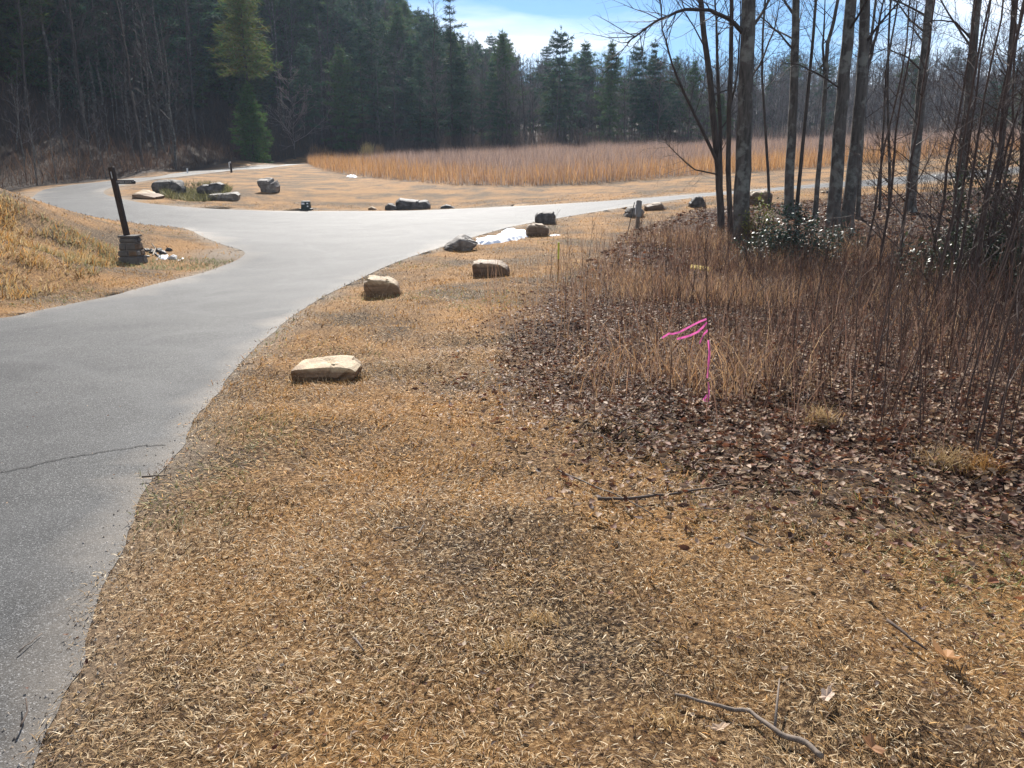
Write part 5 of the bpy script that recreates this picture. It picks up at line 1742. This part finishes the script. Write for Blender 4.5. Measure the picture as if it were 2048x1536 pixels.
sap_px = [(1555, 690), (1580, 790), (1585, 800), (1300, 660), (1210, 700), (1130, 640), (1145, 590), (1360, 690), (1390, 720), (1460, 700), (1500, 720), (1530, 790), (1640, 800), (1660, 770), (1700, 820), (1720, 850), (1745, 800), (1760, 870), (1790, 830), (1815, 800),
          (1840, 895), (1850, 860), (1880, 820), (1900, 850), (1925, 830), (1945, 925), (1950, 915), (1965, 880), (1985, 930), (2000, 870), (2020, 900), (2040, 940), (1995, 830), (2035, 820), (1610, 720), (1680, 720), (1240, 600), (1270, 640), (1330, 610), (1420, 650),
          (1480, 640), (1530, 650), (1620, 660), (1740, 720), (1800, 740), (1860, 740), (1910, 760), (1960, 780), (1100, 560), (1170, 620), (1190, 560), (1260, 560), (1770, 690), (1830, 690), (1900, 690), (1970, 720), (2030, 740)]
for i, (u, v) in enumerate(sap_px):
    g = ground(u, v)
    near = v > 780 and u > 1540
    lab, grp = ('dark brown leafless sapling stem in the thicket above the leaf litter', 'saplings in the thicket') if near else ('thin leafless stem rising from the rust-brown brush', 'thin stems in the brush')
    m = rs.choice(SAP[2:6]) if near else rs.choice(SAP[0:3] + SAP[4:5])
    s_ = rs.uniform(.8, 1.15)
    put_tree('sapling', m, tuple(g), rs.uniform(0, 6.28), s_, lab, 'sapling', grp, (rs.uniform(-.08, .08), rs.uniform(-.1, .1)))
# taller saplings right of the trees
TALLS = []
for i in range(5):
    w_, c_ = bare_tree_meshes(420 + i, 6.0, .016 + .003 * i, 22, .0032, (6, 4), .12, .8)
    TALLS.append([('stem', w_.mesh('stem', M_STEM, True)), ('crown', c_.mesh('crown', M_STEM))])
tall_px = [(1868, 640), (1890, 600), (1905, 620), (1925, 600), (1940, 620), (1960, 590), (1985, 610), (2005, 600), (2030, 640), (2045, 590), (1975, 560), (2020, 560), (1845, 580), (1760, 540), (1790, 560), (1735, 520), (2090, 640), (2110, 600), (2140, 660)]
for i, (u, v) in enumerate(tall_px):
    g = ground(u, v)
    s_ = rs.uniform(.8, 1.15)
    put_tree('sapling', TALLS[i % 5], tuple(g), rs.uniform(0, 6.28), (s_, s_, s_), 'tall slim leafless sapling crowded beside the dark evergreen bush', 'sapling', 'tall saplings by the evergreen bush', (rs.uniform(-.05, .05), rs.uniform(-.04, .05)))

# ------------------------------------------------------------------ roadside trees with photographed trunks
def traced_tree(base, path, wpx, label, Hextra=8.0, limbs=(), seed=0, mat=M_BARK_GREY, name='hardwood_tree', nl=10, top_r=.35):
    """base: foot pixel; path: trunk centre pixels upwards, all at the foot's depth"""
    g = ground(*base)
    Y = g[1]
    k = px_per_m(g)
    root = empty(name, tuple(g)); tag(root, label, 'tree')
    rng = random.Random(seed)
    G = Vector(g)
    pts = [Vector((0, 0, -.15))] + [Vector(at_y(u, v, Y + rng.uniform(-.06, .06))) - G for u, v in path]
    d = (pts[-1] - pts[-2]).normalized()
    for i in range(4):
        d = (d + rvec(rng) * .05 + Vector((0, 0, .06))).normalized()
        pts.append(pts[-1] + d * Hextra / 4)
    r0 = wpx / k / 2
    n = len(pts)
    # densify
    dense = []
    for i in range(n - 1):
        for q in range(3):
            dense.append(pts[i].lerp(pts[i + 1], q / 3) + rvec(rng) * r0 * .08)
    dense.append(pts[-1])
    tot = dense[-1].z
    rad = [r0 * (1.35 - .35 * min(1, max(0, p.z) / .35)) * (1 - (1 - top_r) * max(0, p.z) / tot) for p in dense]
    wood = MB(); wood.tube(dense, rad, 10, False)
    wood.build('trunk', mat, root, None, True)
    crown = MB(); tw = MB()
    for j in range(nl):
        t = .34 + .64 * (j + rng.random()) / nl
        z = t * tot
        i = max(0, min(len(dense) - 2, next((i for i, p in enumerate(dense) if p.z > z), len(dense) - 1) - 1))
        q = dense[i]
        a = rng.uniform(0, 6.283); el = rng.uniform(.25, .85)
        dd = Vector((math.cos(a) * math.cos(el), math.sin(a) * math.cos(el), math.sin(el)))
        grow(crown, tw, q, dd, rng.uniform(1.6, 3.2) * (r0 / .2 * .4 + .6), rad[i] * .3, 2, rng, (8, 6), .08, .17, 5, .0035, .55)
    for lp, wr in limbs:
        L = [Vector(at_y(u, v, Y + dy)) - G for u, v, dy in lp]
        fine = []
        for i in range(len(L) - 1):
            for q in range(3): fine.append(L[i].lerp(L[i + 1], q / 3) + rvec(rng) * .012)
        fine.append(L[-1])
        rr0 = wr / k / 2
        crown.tube(fine, [max(rr0 * (1 - .8 * i / len(fine)), .005) for i in range(len(fine))], 6, False)
        for i in range(2, len(fine), 1):
            ax = (fine[i] - fine[i - 1]).normalized()
            for _ in range(2):
                s = rvec(rng); s = (s - ax * s.dot(ax)).normalized()
                grow(crown, tw, fine[i], ax * .7 + s * .8, rng.uniform(.5, 1.5), max(rr0 * .25, .006), 1, rng, (6,), .03, .16, 4, .0035, .5)
    b = len(crown.v); crown.v += tw.v; crown.f += [tuple(i + b for i in f) for f in tw.f]
    crown.build('branches', M_TWIG, root)
    return root
traced_tree((1482, 492), [(1483, 440), (1486, 340), (1490, 220), (1494, 100), (1497, 0), (1499, -60)], 33, 'thickest grey trunk, rising out of the glossy leafed bush', 9,
            [([(1486, 66, 0), (1460, 38, -.3), (1420, 20, -.5), (1370, 18, -.7), (1320, 38, -.9), (1280, 66, -1.0), (1255, 85, -1.1)], 9),
             ([(1490, 170, 0), (1520, 130, .4), (1548, 60, .7), (1560, 0, .9)], 5)], 1, nl=14)
traced_tree((1443, 482), [(1442, 440), (1437, 340), (1428, 250), (1420, 160), (1408, 70), (1400, -20)], 15, 'dark multi-stemmed clump tree beside the thickest grey trunk', 5,
            [([(1437, 330, 0), (1400, 250, -.3), (1370, 190, -.5), (1345, 130, -.6), (1325, 60, -.8), (1320, -20, -.9)], 7),
             ([(1436, 350, 0), (1390, 340, -.4), (1355, 310, -.7), (1330, 285, -.9)], 3.5),
             ([(1441, 400, 0), (1440, 260, .4), (1436, 140, .5), (1432, 40, .6), (1428, -40, .7)], 9)], 2, M_BARK_DARK, nl=8)
traced_tree((1462, 485), [(1460, 430), (1456, 340), (1458, 230), (1462, 120), (1463, 20), (1464, -60)], 11, 'slim dark stem squeezed between the clump and the thickest trunk', 5, [([(1458, 220, 0), (1475, 150, .3), (1480, 60, .4), (1482, -20, .5)], 5)], 3, M_BARK_DARK, nl=8)
traced_tree((1578, 432), [(1578, 380), (1583, 280), (1588, 170), (1591, 80), (1592, 0), (1593, -60)], 19, 'straight medium trunk standing behind the glossy leafed bush', 7,
            [([(1587, 100, 0), (1560, 68, -.4), (1535, 45, -.7), (1510, 20, -.9)], 4), ([(1589, 30, 0), (1572, 8, .3), (1560, -15, .5)], 6)], 4, nl=12)
traced_tree((1592, 430), [(1598, 370), (1606, 280), (1616, 180), (1625, 90), (1632, 0), (1636, -60)], 8, 'thin dark stem leaning away from the straight medium trunk', 4, (), 5, M_BARK_DARK, nl=10)
traced_tree((1630, 436), [(1634, 380), (1642, 290), (1650, 180), (1655, 90), (1668, 40), (1680, -20)], 10, 'thin forked tree between the medium trunk and the paired trunks', 4, [([(1650, 170, 0), (1646, 90, .2), (1650, 0, .3)], 6)], 6, nl=10)
traced_tree((1665, 472), [(1668, 420), (1676, 300), (1685, 190), (1694, 90), (1703, 0), (1708, -60)], 27, 'smooth grey trunk, the first of a close pair with mottled bark', 8, [([(1686, 180, 0), (1640, 150, -.3), (1600, 130, -.5), (1565, 125, -.6)], 4)], 7, nl=13)
traced_tree((1692, 468), [(1698, 410), (1712, 290), (1722, 190), (1727, 90), (1730, 0), (1732, -60)], 25, 'smooth grey trunk, the darker second of a close pair', 8, [([(1726, 170, 0), (1742, 110, .3), (1757, 50, .4), (1770, -10, .5)], 9)], 8, nl=13)
traced_tree((1716, 440), [(1718, 380), (1722, 300), (1728, 210)], 9, 'short thin trunk just behind the close pair', 5, (), 9, nl=9)
traced_tree((1820, 424), [(1822, 380), (1831, 300), (1842, 190), (1851, 100), (1860, 0), (1866, -60)], 21, 'lone leaning grey trunk on the leafy slope', 8, [([(1846, 145, 0), (1815, 115, -.4), (1780, 100, -.7), (1750, 100, -1)], 4), ([(1852, 95, 0), (1830, 60, .3), (1815, 50, .5)], 4)], 10, nl=13)
traced_tree((1905, 560), [(1911, 470), (1920, 350), (1935, 220), (1945, 100), (1955, 0), (1962, -60)], 19, 'grey trunk rising among the crowded slim saplings', 7, [([(1940, 75, 0), (1910, 45, -.3), (1870, 40, -.6), (1840, 50, -.8)], 4)], 11, nl=13)
for i, (b, p, w, l) in enumerate((((1780, 415), [(1779, 340), (1777, 260), (1775, 180), (1777, 80), (1782, -10)], 6, 'very thin dark pole tree behind the lone leaning trunk'),
                                  ((1760, 420), [(1762, 330), (1768, 240), (1772, 140), (1790, 40), (1800, -20)], 5, 'very thin crooked pole tree near the lone leaning trunk'),
                                  ((1540, 420), [(1536, 340), (1530, 250), (1524, 150), (1526, 60), (1532, -20)], 6, 'very thin pole tree between the thickest and medium trunks'),
                                  ((1985, 520), [(1990, 420), (2003, 300), (2015, 180), (2022, 80), (2030, -20)], 11, 'dark slim trunk beside the dark evergreen bush'),
                                  ((2040, 560), [(2042, 440), (2046, 300), (2052, 180), (2058, 60)], 12, 'dark slim trunk rising through the dark evergreen bush'))):
    traced_tree(b, p, w, l, 4, (), 20 + i, M_BARK_DARK, 'pole_tree', 10)
print('trees', time.time() - T0)

# ------------------------------------------------------------------ leafy evergreen bushes
def bush(u, v, wpx, hpx, label, seed, cols, leaf=.075, n=2600, depth=1.0, name='evergreen_bush', mat=M_GLOSSY):
    g = ground(u, v); k = px_per_m(g)
    W, H = wpx / k, hpx / k
    root = empty(name, (g[0], g[1] + W * .25 * depth, g[2])); tag(root, label, 'bush')
    rng = np.random.default_rng(seed)
    # clumps on arching stems
    nc = 46
    st = MB(); rg = random.Random(seed)
    cen = []
    for i in range(nc):
        a = rg.uniform(0, 6.283); q = rg.random() ** .6
        p = Vector((math.cos(a) * q * W * .5, math.sin(a) * q * W * .38 * depth, H * (1 - .75 * q ** 2) * rg.uniform(.25, 1.0)))
        cen.append(p)
        st.tube([Vector((p.x * .15, p.y * .15, -.03)), Vector((p.x * .55, p.y * .55, p.z * .65)), p], [.014, .009, .004], 4, False)
    st.build('stems', M_STEM, root)
    ci = rng.integers(0, nc, n)
    C0 = np.array([tuple(c) for c in cen])
    P = C0[ci] + rng.normal(0, 1, (n, 3)) * np.array([W * .075, W * .065, H * .10])
    P[:, 2] = np.abs(P[:, 2]) + .02
    # leaf: folded elongated quad pair (4 tris)
    base = np.array([(-.5, 0, 0), (-.1, .22, .05), (-.1, -.22, .05), (.2, .18, .04), (.2, -.18, .04), (.55, 0, -.03)])
    F = np.array([(0, 2, 1), (1, 2, 3), (3, 2, 4), (3, 4, 5)])
    V = np.repeat(base[None], n, 0) * (leaf * rng.uniform(.6, 1.3, n))[:, None, None]
    rx = rng.normal(.0, .6, n); ry = rng.normal(.25, .5, n); rz = rng.uniform(0, 6.28, n)
    def rot(V, a, i, j):
        c, s = np.cos(a)[:, None], np.sin(a)[:, None]
        A, B = V[:, :, i] * c - V[:, :, j] * s, V[:, :, i] * s + V[:, :, j] * c
        V[:, :, i], V[:, :, j] = A, B
        return V
    V = rot(V, rx, 1, 2); V = rot(V, ry, 0, 2); V = rot(V, rz, 0, 1)
    V = V + P[:, None, :]
    T = (np.arange(n)[:, None, None] * 6 + F[None]).reshape(-1, 3)
    C = np.repeat(pick(cols, n, rng, .35), 6, axis=0)
    link_mesh('foliage', np_mesh('foliage', V.reshape(-1, 3), T, mat, C), root)
    return root
HOLLY = [(.03, .055, .03), (.04, .07, .035), (.025, .045, .028)]
bush(1600, 542, 205, 128, 'glossy dark evergreen bush glinting at the feet of the grey trunks', 1, HOLLY, .08, 4600)
bush(1690, 510, 90, 55, 'low dark evergreen bush behind the close pair of trunks', 2, HOLLY, .08, 900)
bush(1520, 500, 75, 105, 'yellow-green leafy shrub between the thickest trunk and the glossy bush', 3, [(.16, .17, .04), (.22, .21, .05), (.10, .12, .035)], .08, 800, mat=M_LEAF)
bush(1990, 590, 260, 250, 'big dark evergreen bush hidden behind the crowded slim saplings', 4, [(.06, .085, .04), (.085, .10, .045), (.04, .055, .03)], .085, 6000)
bush(2130, 560, 200, 230, 'dark evergreen bush beyond the crowded saplings at the slope top', 5, HOLLY, .09, 2500)
# laurel bushes on the hillside
rb = random.Random(8)
for i in range(14):
    y = rb.uniform(50, 72); x = HX(y) - rb.uniform(6, 20)
    z = h1(x, y)
    u, v = to_pix((x, y, z))
    if not (0 < u < 520): continue
    if i == 0 or True:
        root = empty('laurel_bush', (x, y, z)); tag(root, 'shiny leaved laurel bush in the undergrowth of the steep hillside', 'bush', 'laurel bushes on the hillside')
        n = 500; rng = np.random.default_rng(i)
        P = rng.normal(0, 1, (n, 3)) * np.array([1.2, 1.2, .9]) + np.array([0, 0, 1.8])
        d1 = rng.normal(0, 1, (n, 3)); d1 /= np.linalg.norm(d1, axis=1)[:, None]
        d2 = np.cross(d1, rng.normal(0, 1, (n, 3))); d2 /= np.linalg.norm(d2, axis=1)[:, None]
        L = .16
        V = np.stack([P - d1 * L, P + d2 * L * .45, P + d1 * L, P - d2 * L * .45], 1)
        idx = np.arange(n)[:, None] * 4 + np.array([0, 1, 2, 3])[None]
        link_mesh('foliage', np_mesh('foliage', V.reshape(-1, 3), None, M_LAUREL, np.repeat(pick(HOLLY, n, rng, .4), 4, 0), False, idx), root)
        m = MB()
        for k in range(7):
            a = k * .9 + i; m.tube([Vector((0, 0, -.1)), Vector((math.cos(a) * .5, math.sin(a) * .5, .9)), Vector((math.cos(a) * 1.0, math.sin(a) * 1.0, 1.9))], [.04, .03, .012], 4, False)
        m.build('stems', M_STEM, root)

# ------------------------------------------------------------------ hillside and field-edge undergrowth
def undergrowth():
    n = 42000
    y = NR_.uniform(40, 112, n)
    foot_x = np.interp(y, [30, 43, 51, 59, 72, 96, 112, 130], [-34.5, -32.5, -31, -30, -30, -29.5, -27, -22])
    x = foot_x - NR_.random(n) ** 1.3 * 34
    k = NR_.random(n) < .25 + vnoise(x, y, .25, 101)
    x, y = x[k], y[k]; n = len(x)
    z = hgt(x, y)
    blades(np.c_[x, y, z - .1], NR_.uniform(.5, 2.2, n), NR_.uniform(.014, .03, n), np.abs(NR_.normal(.1, .45, n)), pick([(.07, .045, .035), (.095, .058, .042), (.05, .036, .03), (.16, .09, .05), (.11, .078, .06)], n), .3, 3, None, 'undergrowth', M_TALL, 'tangled brown winter undergrowth on the steep hillside')
    n = 26000
    y = 111.5 + NR_.random(n) ** 1.6 * 16; x = NR_.uniform(-28, 110, n)
    z = hgt(x, y)
    blades(np.c_[x, y, z - .1], NR_.uniform(1.0, 4.5, n), NR_.uniform(.02, .04, n), np.abs(NR_.normal(.1, .3, n)), pick([(.09, .07, .06), (.13, .1, .09), (.07, .055, .05), (.16, .11, .09)], n), .2, 3, None, 'thicket', M_TALL, 'grey-brown thicket of shoots along the far wood edge')
undergrowth()
# ------------------------------------------------------------------ thin valley haze
def haze():
    mb = MB(); mb.box((0, 100, 62), (1500, 1600, 164))
    m = bpy.data.materials.new('haze'); m.use_nodes = True
    nt = m.node_tree; nt.nodes.clear()
    o_ = nt.nodes.new('ShaderNodeOutputMaterial'); v = nt.nodes.new('ShaderNodeVolumePrincipled')
    v.inputs['Color'].default_value = (.62, .78, 1.0, 1)
    v.inputs['Density'].default_value = 0.00029
    v.inputs['Anisotropy'].default_value = 0.15
    nt.links.new(v.outputs[0], o_.inputs['Volume'])
    o = mb.build('haze', m)
    tag(o, 'thin bluish air haze over the valley', kind='stuff')
haze()
print('done', time.time() - T0)
